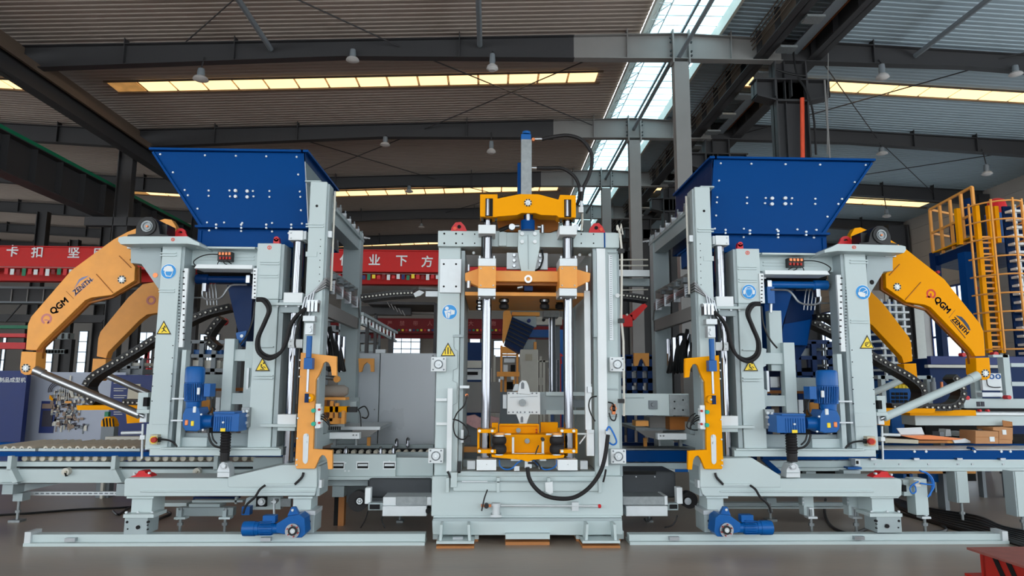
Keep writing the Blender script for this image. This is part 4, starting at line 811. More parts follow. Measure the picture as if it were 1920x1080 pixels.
# upper yellow crosshead
uh = P('upper_crosshead', pr, 'yellow', PG([(900, 364), (933, 364), (933, 372), (975, 363.5), (1010, 364), (1047, 374), (1050, 365), (1080, 366), (1080, 408), (1048, 408), (1044, 404), (1014, 403), (1004, 399.5), (978, 399.5), (970, 403), (933, 406), (929, 407), (900, 406)], 7.1, .22), bev=.006, label='upper yellow crosshead')
P('rod_window', uh, 'hole', B(910, 372, 924, 405.5, 7.095, .01), B(1058, 374, 1071, 407, 7.095, .01)); P('rod_end', uh, 'chrome', VC(914.5, 374, 405, 7.1, 5), VC(1063.5, 376, 406, 7.1, 5)); P('cap_nut', uh, 'cream', pinplate(990, 380, 7.1, 7))
P('rear_plate', uh, 'orangedk', PG([(930, 400), (1050, 402), (1046, 430), (1030, 436), (950, 434), (934, 428)], 7.6, .06), [B(902 + k, 407, 906 + k, 414, 7.15, .05) + ('black',) for k in (0, 26)], [B(1050 + k, 409, 1054 + k, 416, 7.15, .05) + ('black',) for k in (0, 24)])
# lifting cylinder
tc = P('main_cylinder', pr, 'galv', B(977, 261, 997, 366, 7.25, .12), bev=.003, label='galvanised box around the upright cylinder')
P('cylinder_cap', tc, 'bluemotor', B(977, 251, 996, 262, 7.27, .1), VC(987, 247, 252, 7.32, 8), bev=.006, label='blue cylinder head'); P('back_bar', tc, 'blue', B(970.5, 305, 977, 364, 7.35, .1))
P('ram', tc, 'bluedk', VC(990.5, 398, 415, 7.2, 9), VC(989.5, 414, 432, 7.2, 13.5) + ('blue',), VC(990, 402, 414, 7.15, 5) + ('steel',), B(983, 526, 999, 545, 7.3, .12) + ('bluedk',))
h = P('hose', tc, 'rubber', TB([(1015, 261), (1040, 256), (1066, 254), (1090, 262), (1107, 283), (1110, 305), (1104, 330), (1094, 352), (1090, 376)], 7.3, 3.6, 10), label='thick black hydraulic hose arching from the cylinder head')
h2 = P('hose', tc, 'rubber', TB([(1004, 315), (1030, 315), (1055, 316), (1076, 330), (1086, 350), (1086, 370), (1082, 384)], 7.35, 3.4, 10), label='thick black hydraulic hose arching from the cylinder side')
P('fitting', tc, 'steel', LC((1000, 261), (1016, 261), 7.3, 3.6), CY(1000, 261, 7.24, 3.4, .05, 8) + ('copper',), LC((997, 315), (1006, 315), 7.35, 3.6), B(1088, 376, 1093, 392, 7.3, .04), VC(1090, 352, 360, 7.3, 4), TB([(1090, 385), (1092, 410), (1090, 433)], 7.45, 2.2) + ('cream',), B(1085, 388, 1094, 398, 7.28, .06) + ('silver',))
P('fitting', pr, 'steel', LC((941, 432), (958, 424), 7.4, 3), CY(960, 425, 7.3, 6, .06), LC((960, 424), (974, 424), 7.35, 4), LC((1008, 426), (1018, 426), 7.3, 5), VC(1017, 422, 437, 7.28, 3.4), CY(1080, 426, 7.1, 6, .06), B(1064, 424, 1070, 434, 7.1, .05), TB([(936, 432), (946, 428), (956, 424)], 7.35, 4) + ('black',))
# lower crosshead
lh = P('lower_crosshead', pr, 'orange', B(928, 508, 1052, 528, 7.18, .2), PG([(872, 512), (898, 503), (898, 538), (872, 526)], 7.15, .12), PG([(1082, 505), (1107, 512), (1106, 527), (1082, 538)], 7.15, .12), bev=.004, label='lower yellow crosshead')  # yellow crosshead in the paler tone, reflected light put into it
P('underside', lh, 'orangedk', B(930, 528, 1050, 535, 7.26, .6)); P('adjuster', lh, 'steel', VC(879, 496, 508, 7.15, 2, n=8), VC(879, 527, 540, 7.15, 4, n=10), VC(1100, 498, 510, 7.15, 2, n=8), VC(1100, 530, 545, 7.15, 3.2, n=10), LC((970, 540), (980, 538), 7.2, 3))  # beam underside in darker orange, its shade put into the colour
P('top_plate', pr, 'orange', B(872, 548, 1098, 555, 7.32, 1.5), bev=.003, label='orange platen seen from below')
P('holder_plate', pr, 'silver', B(950, 474, 1027, 505, 7.5, .06), bolts([(964, 478), (964, 488), (964, 498), (1013, 479), (1013, 489), (1013, 498)], 7.5, 3.4, 'steel', .03), TB([(1016, 468), (1018, 485), (1012, 502), (1002, 508)], 7.4, 1.8) + ('black',), bolts([(888, 474), (869, 475), (1087, 478), (1106, 478)], 7.5, 3, 'white', .05), bev=.003)
for x, y, Y in ((945, 572, 7.6), (1021, 572, 7.6), (902, 574, 7.7), (1050, 572, 7.9)):
    P('rubber_buffer', pr, 'rubber', LV(x, Y, [(5, y - 12), (9, y - 11), (9.5, y - 6), (6.5, y - 3), (9, y), (9, y + 6), (6, y + 8)], 16), label='black rubber buffer')
P('platen_bolt', pr, 'steel', [VC(899, 560 + k * 6, 563 + k * 6, 7.5, 3.2, n=8) for k in range(4)], [VC(1070, 560, 566, 7.5, 3, n=8), VC(945, 562, 566, 7.55, 7, n=12), VC(1021, 562, 566, 7.55, 7, n=12)])
# mould clamp plate in the middle
cp = P('clamp_plate', pr, 'white', B(951, 735, 1013, 777, 7.75, .08), PG([(970, 738), (974, 718), (979, 713), (987, 714), (991, 722), (995, 740)], 7.73, .06), PG([(967, 775), (994, 776), (987, 795), (984, 797), (976, 797), (974, 793)], 7.73, .06), bev=.005, label='white clamp plate with two slotted lugs')
P('knob', cp, 'galv', CY(980, 755, 7.70, 6.4, .06), [CY(x, y, 7.745, 1.6, .01, 8) + ('greydark',) for x in (954, 962, 970, 976, 984, 993, 998, 1006) for y in (737.5, 773)], PG([(977, 719), (980, 716), (983, 719), (983, 729), (977, 729)], 7.725, .01) + ('greydark',), PG([(976, 783), (979, 780), (981, 783), (981, 792), (976, 792)], 7.725, .01) + ('greydark',), BAR((956, 745), (1008, 743), 7.745, .8, .01))
P('rear_lug', pr, 'silver', PG([(961, 733), (966, 720), (972, 720), (973, 733)], 8.1, .05), B(943, 740, 950, 766, 7.9, .1))
P('rail_beam', pr, 'grey2', B(1013, 735, 1060, 777, 8.0, .1), B(1024, 735, 1102, 742, 7.95, .1) + (g,), B(1024, 769, 1102, 777, 7.95, .1) + (g,), B(1056, 750, 1098, 764, 8.1, .1) + ('greydark',))
# yellow vibration table with air springs
vt = P('table', pr, 'yellow', B(925, 815, 1052, 849, 7.35, .5), PG([(921, 852), (1059, 853), (1057, 858), (1040, 860), (1000, 862), (990, 866), (976, 862), (940, 859), (922, 857)], 7.1, .5), bev=.004, label='yellow vibration table')
P('table_back', vt, 'yellow', B(937, 796, 1011, 815, 7.6, .05), B(937, 795, 1010, 798, 7.55, .1), B(1014, 792, 1046, 815, 7.7, .1), B(922, 793, 934, 815, 7.6, .1), B(936, 796, 938, 814, 7.57, .06), B(1008, 796, 1011, 814, 7.57, .06))
P('knob', vt, 'galv', CY(972, 807, 7.57, 4.4, .06), CY(988.5, 827, 7.32, 4.6, .06), [CY(1006, y, 7.55, 1.6, .03, 6) + ('redrust',) for y in (806, 811)])
P('bracket', vt, 'white', B(960, 820, 964, 853, 7.2, .04), B(1016, 828, 1020, 853, 7.2, .04), B(960, 850, 1021, 854, 7.2, .04), B(946, 813, 958, 815.5, 7.2, .04), B(1024, 813, 1036, 816, 7.2, .04), CY(1018, 824, 7.15, 3.4, .08) + ('black',), TB([(1010, 835), (1006, 845), (1004, 852)], 7.15, 1.2) + ('black',))
for x0, x1 in ((895, 930), (1050, 1083)):
    cc = P('rod_clamp', vt, 'yellow', B(x0, 805, x1, 812, 7.05, .3), B(x0, 843, x1, 850, 7.05, .3), B(x0, 812, x0 + 4, 843, 7.2, .2) if x0 < 900 else B(x1 - 4, 812, x1, 843, 7.2, .2), bev=.003)
    P('clamp_bolt', cc, 'silver', bolts([(x, y) for x in (x0 + 4, x1 - 7) for y in (808, 846)], 7.05, 2.8, 'white', .02))
for x in (936, 1044):
    a = P('air_spring', pr, 'rubber', LV(x, 7.14, [(9, 817), (12.5, 820), (13.6, 825), (13, 830), (10.5, 833.5), (13, 837), (13.8, 842), (13, 848), (9, 851)], 24), label='black double-bellows air spring')
    P('end_plate', a, 'steel', VC(x + .4, 815, 818, 7.14, 11), VC(x - .4, 851, 853, 7.14, 10), VC(x + .6, 811, 815, 7.14, 9) + ('orange',))
P('rear_frame', pr, 'grey2', B(868, 862, 1100, 884, 7.7, .1), B(868, 836, 900, 860, 8.0, .1) + ('greydark',), B(862, 838, 900, 848, 7.9, .06) + ('orange',), B(876, 864, 891, 880, 7.4, .06) + ('silver',), B(1088, 864, 1102, 880, 7.4, .06) + ('silver',), BAR((1102, 868), (1118, 884), 7.4, 1.5, .02) + ('black',), B(858, 866, 864, 887, 7.3, .1) + ('black',))
P('sensor_arm', pr, 'silver', B(1082, 812, 1114, 815, 7.3, .05), BAR((1086, 832), (1098, 816), 7.3, 2.2, .04), B(1100, 806, 1114, 812, 7.26, .06), B(1102, 725, 1110, 736, 7.25, .06), LC((1110, 470), (1109, 720), 7.24, 1, 6) + ('black',), B(862, 723, 880, 728, 7.28, .04), B(864, 806, 869, 830, 7.3, .05), CY(875, 741, 7.25, 3, .05, 8) + ('copper',), B(870, 818, 882, 830, 7.25, .06) + ('black',))
P('air_hose', pr, 'bluehose', TB([(936, 862), (938, 874), (948, 880), (960, 878), (970, 868), (982, 862)], 7.15, 1.2), TB([(1000, 862), (1010, 872), (1020, 880), (1034, 879), (1043, 872), (1044, 862)], 7.15, 1.2), TB([(1137, 808), (1142, 800), (1150, 812), (1156, 828), (1150, 834), (1142, 830)], 7.12, 1.6), label='thin blue air hose')
P('feed_block', pr, 'silver', B(984, 864, 997, 878, 7.12, .1), B(958, 860, 976, 864, 7.15, .1), B(964, 874, 974, 883, 7.15, .08), B(1012, 860, 1024, 864, 7.15, .1), CY(1013, 877, 7.15, 3, .05), B(1136, 806, 1144, 815, 7.15, .06))
P('drain_hose', pr, 'rubber', TB([(989, 876), (992, 896), (1003, 914), (1022, 929), (1050, 935), (1078, 932), (1104, 915), (1124, 888), (1134, 858), (1140, 815)], 7.08, 3.8, 10), TB([(990, 868), (1002, 869), (1008, 876)], 7.1, 1.8), TB([(1003, 864), (1010, 870), (1014, 880)], 7.14, 1.5), TB([(1136, 880), (1134, 892), (1131, 904)], 7.15, 1.8), label='thick black hose hanging in a deep loop before the base')
P('pipe', pr, 'cream', TB([(1158, 432), (1157, 422), (1163, 440), (1166, 470), (1165, 600), (1169, 640), (1170, 720), (1170, 780)], 7.25, 2.2, 8, False), TB([(1168, 440), (1165, 420), (1160, 445)], 7.3, 1.6, 6, False), [B(1161, y, 1171, y + 8, 7.2, .08) + ('black',) for y in (466, 597, 748)], [CY(1158, y, 7.3, 4, .05) + ('white',) for y in (554,)])
# beams linking the press to the right-hand station
P('link_pipe', pr, 'cream', [LC((1160, y), (1215, y), 8.4, 1.6, 8) for y in (487, 498)], B(1160, 506, 1218, 518, 8.4, .08) + ('silver',), B(1166, 522, 1218, 536, 8.6, .1) + ('grey2',), LC((1166, 544), (1215, 543), 8.4, 1.4, 8))
P('link_pipe', pr, 'steel', LC((785, 540), (822, 542), 8.2, 3, 8), B(798, 546, 822, 556, 8.2, .06) + ('silver',), PG([(775, 550), (786, 544), (796, 548), (788, 554), (778, 557)], 8.15, .04) + ('white',), LC((752, 550), (780, 540), 8.3, 1, 6))
mb = P('link_beam', pr, 'grey', B(1166, 738, 1292, 779, 7.75, .12), B(1166, 745, 1208, 747, 7.74, .02) + ('grey2',), bev=.003)
P('mill_plate', mb, 'galv', B(1256, 740, 1291, 779, 7.72, .03), bolts([(1265, 753), (1265, 766), (1281, 750), (1281, 769)], 7.72, 1.6, 'hole', .01)); P('square_boss', mb, 'greydark', B(1217, 751, 1233, 767, 7.72, .04), CY(1225, 759, 7.70, 3.6, .03), bev=.004)
cable_chain('cable_chain', 'level black cable chain joining the press to the left filling station', [(676, 558), (700, 555), (735, 551), (775, 549)], 8.25, .25, 12, 15)
cable_chain('cable_chain', 'short black cable chain right of the press beside the cream pipe', [(1160, 553), (1190, 556), (1216, 560)], 8.3, .25, 12, 9)
# ================================================================== conveyors, cabinet, trays around the machines
def foot(par, px, ytop, yfoot, Y, wp=10):
    zf = .02; X = W(px, yfoot, Y).x
    P('threaded_foot', par, 'galv', wcyl((X, Y, zf), (X, Y, W(px, ytop, Y).z), .016, n=8), wbox(X - m(wp, Y), X + m(wp, Y), Y - .06, Y + .06, 0, .025), wcyl((X, Y, .1), (X, Y, .13), .03, n=6))
cv = thing('roller_conveyor', (W(260, 900, 8.3).x, 8.6, 0), 'pale grey and blue roller conveyor leading off to the left picture edge', 'conveyor')
P('side_beam', cv, 'grey', B(-60, 866, 500, 875, 8.25, .08), B(-60, 880, 510, 905.5, 8.2, .12), B(-60, 875, 500, 880, 8.3, .03) + ('hole',), B(474, 858, 560, 905, 8.22, .1), bev=.003)
P('front_rail', cv, 'blue', B(-60, 847.5, 560, 856, 8.15, .08)); P('back_rail', cv, 'blue', B(-60, 830, 560, 838, 9.45, .08))
P('inner_rail', cv, 'grey', B(-60, 841, 66, 847, 8.3, .05), B(72, 841, 262, 847, 8.3, .05), B(-60, 838, 262, 841, 9.4, .06) + ('hole',))
x = -20; k = 0
while x < 264:
    if not 60 < x < 76: P('roller', cv, 'rollw', CY(x, 841, 8.32, 4.2, 1.0, 14), CY(x, 841, 8.31, 1.2, .02, 8) + ('hole',))
    x += 15
x = 46
while x < 478:
    if not (203 < x < 222 or 396 < x < 430): P('roller', cv, 'rollw', CY(x, 859.5, 8.24, 5.2, .2, 16), RING(x, 859.5, 8.235, 4.2, 5.2, .01) + ('beige',))
    x += 16.5
for px in (17, 212, 404):
    P('upright', cv, 'grey', B(px - 4, 855, px + 4, 882, 8.1, .1), PG([(px - 4, 880), (px + 4, 880), (px + 16, 904), (px + 6, 906)], 8.1, .14), bev=.002)
for px in (122, 368): P('guide_wheel', cv, 'cream', CY(px, 885, 8.14, 6.8, .07, 20), CY(px, 885, 8.12, 2, .05, 8) + ('beige',), BAR((px + 1, 886), (px + 3, 893), 8.12, 1.6, .04) + ('hole',))
P('bracket', cv, 'grey2', B(4, 907, 24, 927, 8.2, .2), B(0, 905, 33, 908, 8.15, .3), B(24, 925, 42, 940, 8.3, .14), PG([(24, 907), (110, 907), (60, 918), (24, 926)], 8.6, .06), B(218, 907, 234, 930, 8.2, .2))
foot(cv, 33, 938, 968, 8.35)
tr = P('perforated_strut', cv, 'silver', B(48, 922, 224, 929, 8.5, .05)); P('slot', tr, 'greydark', [B(66 + k * 10, 924, 72 + k * 10, 926.5, 8.495, .01) for k in range(16)])
# middle section between left station and press
mc = thing('transfer_conveyor', (W(710, 900, 7.9).x, 8.2, 0), 'pale grey transfer conveyor with upright steel pins between left station and press', 'conveyor')
P('side_beam', mc, 'grey', B(598, 852, 742, 894, 7.85, .1), B(740, 858, 812, 894, 7.9, .1), B(604, 894, 812, 900, 7.8, .4), B(600, 900, 690, 911, 7.95, .3) + ('grey2',), bev=.003)
P('window', mc, 'white', [B(x, 865, x + 24, 880, 7.845, .01) for x in (622, 668, 718)], [B(x + 2, 868, x + 22, 878, 7.84, .01) + ('hole',) for x in (622, 668, 718)], [B(x + 3, 870, x + 21, 874, 7.83, .02) + ('silver',) for x in (668, 718, 622)])
P('screw', mc, 'white', [CY(x, y, 7.84, 1.8, .02, 8) for x, y in ((647, 883), (654, 883), (730, 865), (648, 868))])
P('back_beam', mc, 'grey2', B(620, 834, 812, 842, 9.0, .1), B(600, 842, 812, 852, 8.6, .1) + ('hole',), B(742, 848, 812, 858, 8.3, .06))
for px, y0, y1, Y in ((649, 837, 851, 7.95), (714, 837, 851, 7.95), (738, 835, 852, 8.0), (744, 822, 838, 8.9), (765, 820, 838, 8.9)):
    P('pin', mc, 'chrome', LV(px, Y, [(1.2, y0), (3.2, y0 + 3), (3.2, y1)], 12))
x = 606
while x < 806: P('roller', mc, 'rollw', CY(x, 848, 8.45, 4, .1, 12)); x += 14
P('support_leg', mc, 'grey2', B(623, 911, 645, 932, 8.0, .2)); P('support_leg', mc, 'redrust', B(626, 932, 634, 992, 8.1, .15) + ('hole',), B(634, 932, 645, 992, 8.08, .1) + ('brown',))
# belt with profile boxes either side of the press
for s, (a, b) in (('left', (690, 810)), ('right', (1166, 1268))):
    bl = thing('pallet_belt', (W((a + b) / 2, 940, 7.8).x, 7.9, 0), 'dark rubber belt drum unit with aluminium profile low on the %s of the press' % s, 'belt unit')
    P('belt', bl, 'belt', B(a if s == 'left' else a, 897 if s == 'left' else 884, b, 934, 7.75, .9), bev=.03)
    if s == 'left':
        P('profile', bl, 'silver', B(718, 932, 809, 948, 7.45, .4), B(717, 949, 800, 968, 7.4, .45), B(742, 931, 800, 947, 7.44, .02) + ('galv',), bev=.004); P('hole', bl, 'hole', B(693, 946, 712, 955, 7.44, .01), CY(803, 958, 7.4, 5, .1)); P('arm', bl, 'white', B(684, 915, 695, 945, 7.5, .1), B(690, 943, 718, 957, 7.46, .1) + ('grey2',), bev=.006)
        P('wheel', bl, 'rubber', CY(671, 940, 7.6, 18, .12, 28), CY(673, 940, 7.58, 7.5, .04, 20) + ('hole',), CY(674, 940, 7.56, 5.6, .04, 16) + ('silver',), [CY(674 + 3 * math.cos(R(a_)), 940 + 3 * math.sin(R(a_)), 7.555, 1, .01, 6) + ('hole',) for a_ in range(0, 360, 60)])
        P('cable', bl, 'black', TB([(720, 958), (716, 975), (722, 990)], 7.6, 1.2), TB([(690, 958), (684, 976), (676, 990)], 7.7, 1))
    else:
        P('profile', bl, 'galv', B(1168, 931, 1252, 947, 7.45, .4), B(1174, 949, 1252, 968, 7.4, .45) + ('silver',), B(1246, 930, 1252, 947, 7.44, .3) + ('silver',), bev=.004); P('hole', bl, 'hole', B(1256, 946, 1270, 954, 7.44, .01)); P('arm', bl, 'white', B(1269, 914, 1280, 945, 7.5, .1), B(1252, 944, 1272, 957, 7.46, .1) + ('grey2',), bev=.006)
        P('wheel', bl, 'rubber', CY(1293, 938, 7.62, 15, .12, 28), CY(1290, 940, 7.6, 8, .04, 20) + ('hole',), CY(1290, 940, 7.58, 6.4, .04, 16) + ('steel',))
        P('cable', bl, 'black', TB([(1270, 966), (1266, 978), (1258, 986), (1246, 989)], 7.6, 1.2), TB([(1208, 972), (1214, 978), (1222, 970)], 7.6, 1.6))
        P('curtain', bl, 'hole', B(1170, 884, 1230, 890, 7.74, .01), [CY(x, 894, 7.74, 1.2, .02, 8) + ('silver',) for x in (1193, 1228)])
    P('pit_shadow_box', bl, 'hole', B(a + 5, 975, b - 4, 990, 8.6, .2)); foot(bl, (a + b) / 2, 960, 990, 8.3, 6)  # near-black box standing in for shadow beneath the belt
# trays left and right
def tray(par, pts):
    pass
for s in ('L', 'R'):
    MIR[0] = None if s == 'L' else mirx
    mi = mirx if s == 'R' else (lambda v: v)
    t = thing('infeed_tray', (mi(W(660, 830, 8).x), 8, .8), 'pale steel infeed tray with yellow brush gear on the %s side of the press' % ('left' if s == 'L' else 'right'), 'tray')
    za = W(650, 801, 8.9).z
    P('tray_plate', t, 'silver' if s == 'L' else 'galv', PG([(606, 800), (713, 800), (712, 806), (606, 806)], 8.3, 1.0), PG([(660, 806), (710, 806), (692, 818), (664, 824)], 8.3, .06) + ('beamlt',)); P('tray_lip', t, 'white', B(608, 811, 674, 823, 7.9, .1), CY(662, 816, 7.88, 1.4, .03, 8) + ('galv',), CY(668, 816, 7.88, 1.4, .03, 8) + ('galv',), bev=.003)
    P('tray_leg', t, 'galv', B(666, 823, 670, 835, 8.1, .05), B(624, 823, 630, 836, 8.1, .05), B(688, 820, 694, 836, 8.6, .05) + ('orange',), B(600, 790, 612, 828, 7.8, .3) + ('grey2',))
    if s == 'L':
        P('brush_frame', t, 'orange', B(606, 745, 648, 750, 7.9, .2), B(606, 750, 612, 790, 7.95, .2) + ('orangedk',), B(618, 752, 624, 790, 7.9, .06), B(628, 756, 634, 784, 7.9, .06), B(606, 762, 652, 773, 7.9, .12) + ('yellow',), B(606, 784, 640, 795, 7.9, .2), B(640, 770, 646, 795, 7.85, .1), B(650, 763, 668, 773, 7.9, .08) + ('black',))
        P('roll', t, 'cloth', wlathe((0, 8.1, W(625, 733, 8.1).z), [(m(8, 8.1), W(602, 733, 8.1).x), (m(11, 8.1), W(606, 733, 8.1).x), (m(11, 8.1), W(645, 733, 8.1).x), (m(6, 8.1), W(653, 733, 8.1).x)], 'X', 20), label='grey cloth wrapped roll'); P('shaft', t, 'steel', LC((604, 707), (629, 710), 7.9, 4), CY(631, 711, 7.86, 6, .05) + ('orange',), CY(613, 682, 7.6, 5, .1) + ('beamlt',))
        P('chute_panel', t, 'grey2', B(640, 745, 672, 800, 9.0, .06), B(656, 753, 668, 765, 8.2, .1)); P('cable', t, 'black', TB([(668, 765), (675, 775), (677, 800)], 8.2, 1), TB([(672, 767), (684, 762), (691, 775), (687, 784), (678, 782)], 8.2, 1.2))
        P('brush', t, 'galv', PG([(608, 798), (646, 794), (646, 800), (612, 808)], 7.9, .3), [B(612 + k * 4, 800, 614 + k * 4, 806, 7.88, .02) + ('hole',) for k in range(7)])
    else:
        MIR[0] = None
        P('brush_frame', t, 'orange', B(1192, 789, 1216, 799, 8.0, .2), B(1256, 782, 1293, 806, 8.0, .2) + ('orangedk',), B(1218, 782, 1254, 802, 8.2, .3) + ('beamlt',)); P('cable', t, 'black', TB([(1304, 775), (1294, 782), (1288, 800), (1300, 806), (1312, 806)], 7.4, 1.1), TB([(1306, 778), (1298, 790), (1302, 796)], 7.4, 1.1))
MIR[0] = None
# round filter rod behind left/right posts and yellow rear hooks
for s, pts in (('left', [(672, 672), (701, 672), (701, 697), (695, 697), (694, 684), (688, 679), (682, 684), (678, 697), (673, 698)]), ('right', [(1189, 662), (1217, 662), (1217, 687), (1211, 686), (1207, 676), (1203, 671), (1199, 676), (1196, 686), (1189, 686)])):
    tag(P('rear_hook', None, 'orange', PG(pts, 9.15, .06)), 'small yellow hooked plate behind the post on the %s of the press' % s, 'hook', 'yellow rear hook plates')
# cabinet wall behind
cb = thing('steel_cabinet', (W(740, 830, 9.6).x, 9.9, 0), 'large plain grey steel cabinet panel between left station and press', 'cabinet')
P('panel', cb, 'cab', B(652, 662, 710, 834, 9.6, .6), bev=.01); P('panel', cb, 'cab', B(711, 662, 816, 834, 9.6, .6), bev=.01); P('plinth', cb, 'greydark', wbox(W(652, 800, 9.62).x, W(816, 800, 9.62).x, 9.62, 10.1, 0, .78)); P('hinge', cb, 'galv', CY(812, 667, 9.59, 2, .02, 8), CY(702, 768, 9.59, 1.4, .02, 8), B(704, 655, 722, 662, 9.7, .1) + ('silver',))
cb2 = thing('steel_cabinet', (W(900, 780, 10.2).x, 10.4, 0), 'grey steel cabinet seen through the press behind the left rod', 'cabinet')
P('body', cb2, 'beamlt', B(870, 716, 938, 774, 10.2, .7), bev=.01); P('base', cb2, 'greydark', wbox(W(872, 774, 10.2).x, W(936, 774, 10.2).x, 10.25, 10.8, 0, 1.0)); P('lid', cb2, 'cream', B(872, 676, 905, 690, 10.6, .3), B(872, 692, 905, 712, 10.7, .3) + ('white',), B(876, 697, 896, 703, 10.68, .02) + ('hole',))
tag(P('plastic_wrap', None, 'pink', PG([(871, 781), (890, 778), (900, 784), (912, 779), (936, 784), (934, 800), (915, 800), (905, 808), (885, 800), (872, 792)], 10.0, .2)), 'crumpled pink plastic wrap behind the left chrome rod', 'wrap')
# right conveyor
rc = thing('pallet_conveyor', (W(1700, 900, 8.3).x, 8.7, 0), 'pale grey and blue pallet conveyor leading off to the right picture edge', 'conveyor')
P('front_rail', rc, 'blue', B(1166, 845, 1330, 866, 8.2, .1), B(1430, 851, 1660, 862, 8.25, .08), B(1655, 845, 2000, 862, 8.15, .08), bev=.003); P('back_rail', rc, 'blue', B(1166, 830, 1330, 841, 9.4, .08) + ('bluedk',), B(1650, 832.5, 2000, 842, 9.4, .08))
P('slide_strip', rc, 'silver', B(1166, 841.5, 1330, 845, 8.3, .4) + ('galv',), B(1655, 842, 2000, 846, 8.35, .5), BAR((1818, 839), (1828, 848), 8.3, 4, .1) + ('blue',), [CY(x, 846.5, 8.14, 2.4, .04) for x in (1715, 1737, 1828, 1878, 1895)])
P('side_beam', rc, 'grey', B(1166, 868, 1332, 880, 8.25, .1), B(1176, 880, 1332, 885, 8.2, .12) + ('white',), B(1440, 864, 1600, 877, 8.2, .1), B(1600, 861, 2000, 878, 8.15, .12), B(1440, 878, 2000, 883.5, 8.1, .2), bev=.003)
P('clip', rc, 'steel', [B(x, 859, x + 10, 863, 8.1, .05) for x in (1633, 1714, 1795, 1876)], [B(x, 869, x + 4, 872, 8.14, .02) for x in (1640, 1686, 1740, 1795, 1822, 1880)], B(1266, 880, 1290, 885, 8.19, .02) + ('bluehose',), B(1604, 861, 1613, 873, 8.05, .1) + ('white',), B(1606, 864, 1610, 870, 8.04, .02) + ('hole',), B(1590, 876, 1616, 880, 8.05, .1) + ('bluemotor',))
P('brace', rc, 'blue', PG([(1428, 862), (1440, 862), (1465, 884), (1478, 894), (1462, 894)], 8.0, .05), B(1320, 884, 1326, 935, 8.3, .06))
P('bracket', rc, 'grey2', B(1582, 882, 1614, 897, 8.0, .2), B(1440, 890, 1500, 897, 8.3, .2) + ('silver',), B(1504, 883, 1576, 889, 8.4, .05) + ('hole',), B(1512, 884, 1530, 897, 8.1, .1))
for x0, x1, yb, Y, yf in ((1796, 1816, 943, 8.1, 963), (1907, 1935, 969, 7.6, 990)):
    l = P('leg', rc, 'grey', B(x0, 884, x1, yb, Y, .08), B(x0 - 4, 884, x0 + 1, yb, Y + .01, .16) + ('grey2',), bev=.003); foot(rc, (x0 + x1) / 2 - 2, yb, yf, Y + .1, 9)
# lower frame with feet between the base beam and the floor, right and left
lf = thing('levelling_stand', (W(1500, 960, 7.8).x, 7.8, 0), 'low pale grey frame with four adjustable legs under the right station', 'frame')
P('rail', lf, 'grey2', B(1306, 943, 1640, 949, 8.4, .1), B(1310, 951, 1640, 954, 8.5, .1) + ('grey',))
for x, y1, yf, Y in ((1516, 967, 998, 7.6), (1600, 967, 998, 7.6), (1729, 967, 998, 7.6)):
    P('leg', lf, 'grey', B(x - 9, 930, x + 10, y1, Y, .12), B(x - 12, 932, x - 8, 948, Y - .02, .1) + ('grey2',), bev=.003); foot(lf, x + 6, y1 - 12, yf, Y - .06, 9)
    P('screw_plate', lf, 'silver', B(x, 969, x + 17, 973, Y - .1, .1), B(x + 2, 952, x + 10, 968, Y - .06, .06), bolts([(x - 10, 935), (x - 10, 942)], Y - .02, 1.8))
P('leg', lf, 'grey2', B(1438, 934, 1456, 944, 8.3, .1)); foot(lf, 1444, 944, 961, 8.35, 9)
P('head', lf, 'grey', B(1716, 898, 1740, 966, 7.5, .16), B(1694, 900, 1722, 930, 7.55, .14), B(1692, 910, 1700, 922, 7.5, .05) + ('hole',), B(1716, 902, 1727, 913, 7.42, .1) + ('cream',), bev=.004)
P('air_hose', lf, 'bluehose', TB([(1727, 884), (1738, 887), (1748, 897), (1751, 912), (1746, 922), (1740, 932)], 7.4, 1.5), TB([(1725, 906), (1738, 908), (1750, 909)], 7.4, 1.4), TB([(1722, 903), (1712, 908), (1706, 916), (1710, 925), (1717, 922), (1716, 912), (1711, 908)], 7.4, 1.3), TB([(1724, 882), (1740, 890), (1748, 906), (1744, 930)], 7.46, 1.3), label='tangle of light blue air hoses')
ll = thing('pump_frame', (W(520, 960, 8).x, 8, 0), 'low grey frame with a blue plate under the left base beam', 'frame')
P('rail', ll, 'grey', B(285, 943, 350, 950, 8.2, .2), B(354, 945, 412, 952, 8.0, .2), B(330, 952, 437, 968, 7.95, .1) + ('grey2',), B(330, 953, 334, 975, 7.9, .1), bev=.003)
P('panel', ll, 'grey', PG([(462, 934), (468, 932), (526, 932), (526, 955), (470, 956), (458, 950)], 7.9, .1), B(362, 932, 440, 938, 8.4, .2) + ('bluedk',), B(360, 938, 455, 942, 8.1, .1), B(440, 932, 444, 945, 8.1, .05), B(453, 950, 468, 966, 7.8, .1) + ('bluemotor',))
P('bearing', ll, 'hole', B(480, 932, 499, 950, 7.85, .04), CY(490, 941, 7.82, 6.6, .05) + ('silver',), CY(490, 941, 7.8, 3, .03) + ('steel',), B(526, 935, 545, 950, 7.9, .06) + ('galv',)); P('handle', ll, 'silver', LC((509, 941), (519, 941), 7.6, 3), LC((514, 934), (514, 965), 7.6, 2), CY(514, 941, 7.55, 3.4, .1))
for x in (337, 421): foot(ll, x, 952, 997, 7.62, 12); P('screw_plate', ll, 'grey', B(x - 11, 970, x + 10, 974, 7.58, .1), B(x - 4, 957, x + 3, 970, 7.6, .06) + ('grey2',))
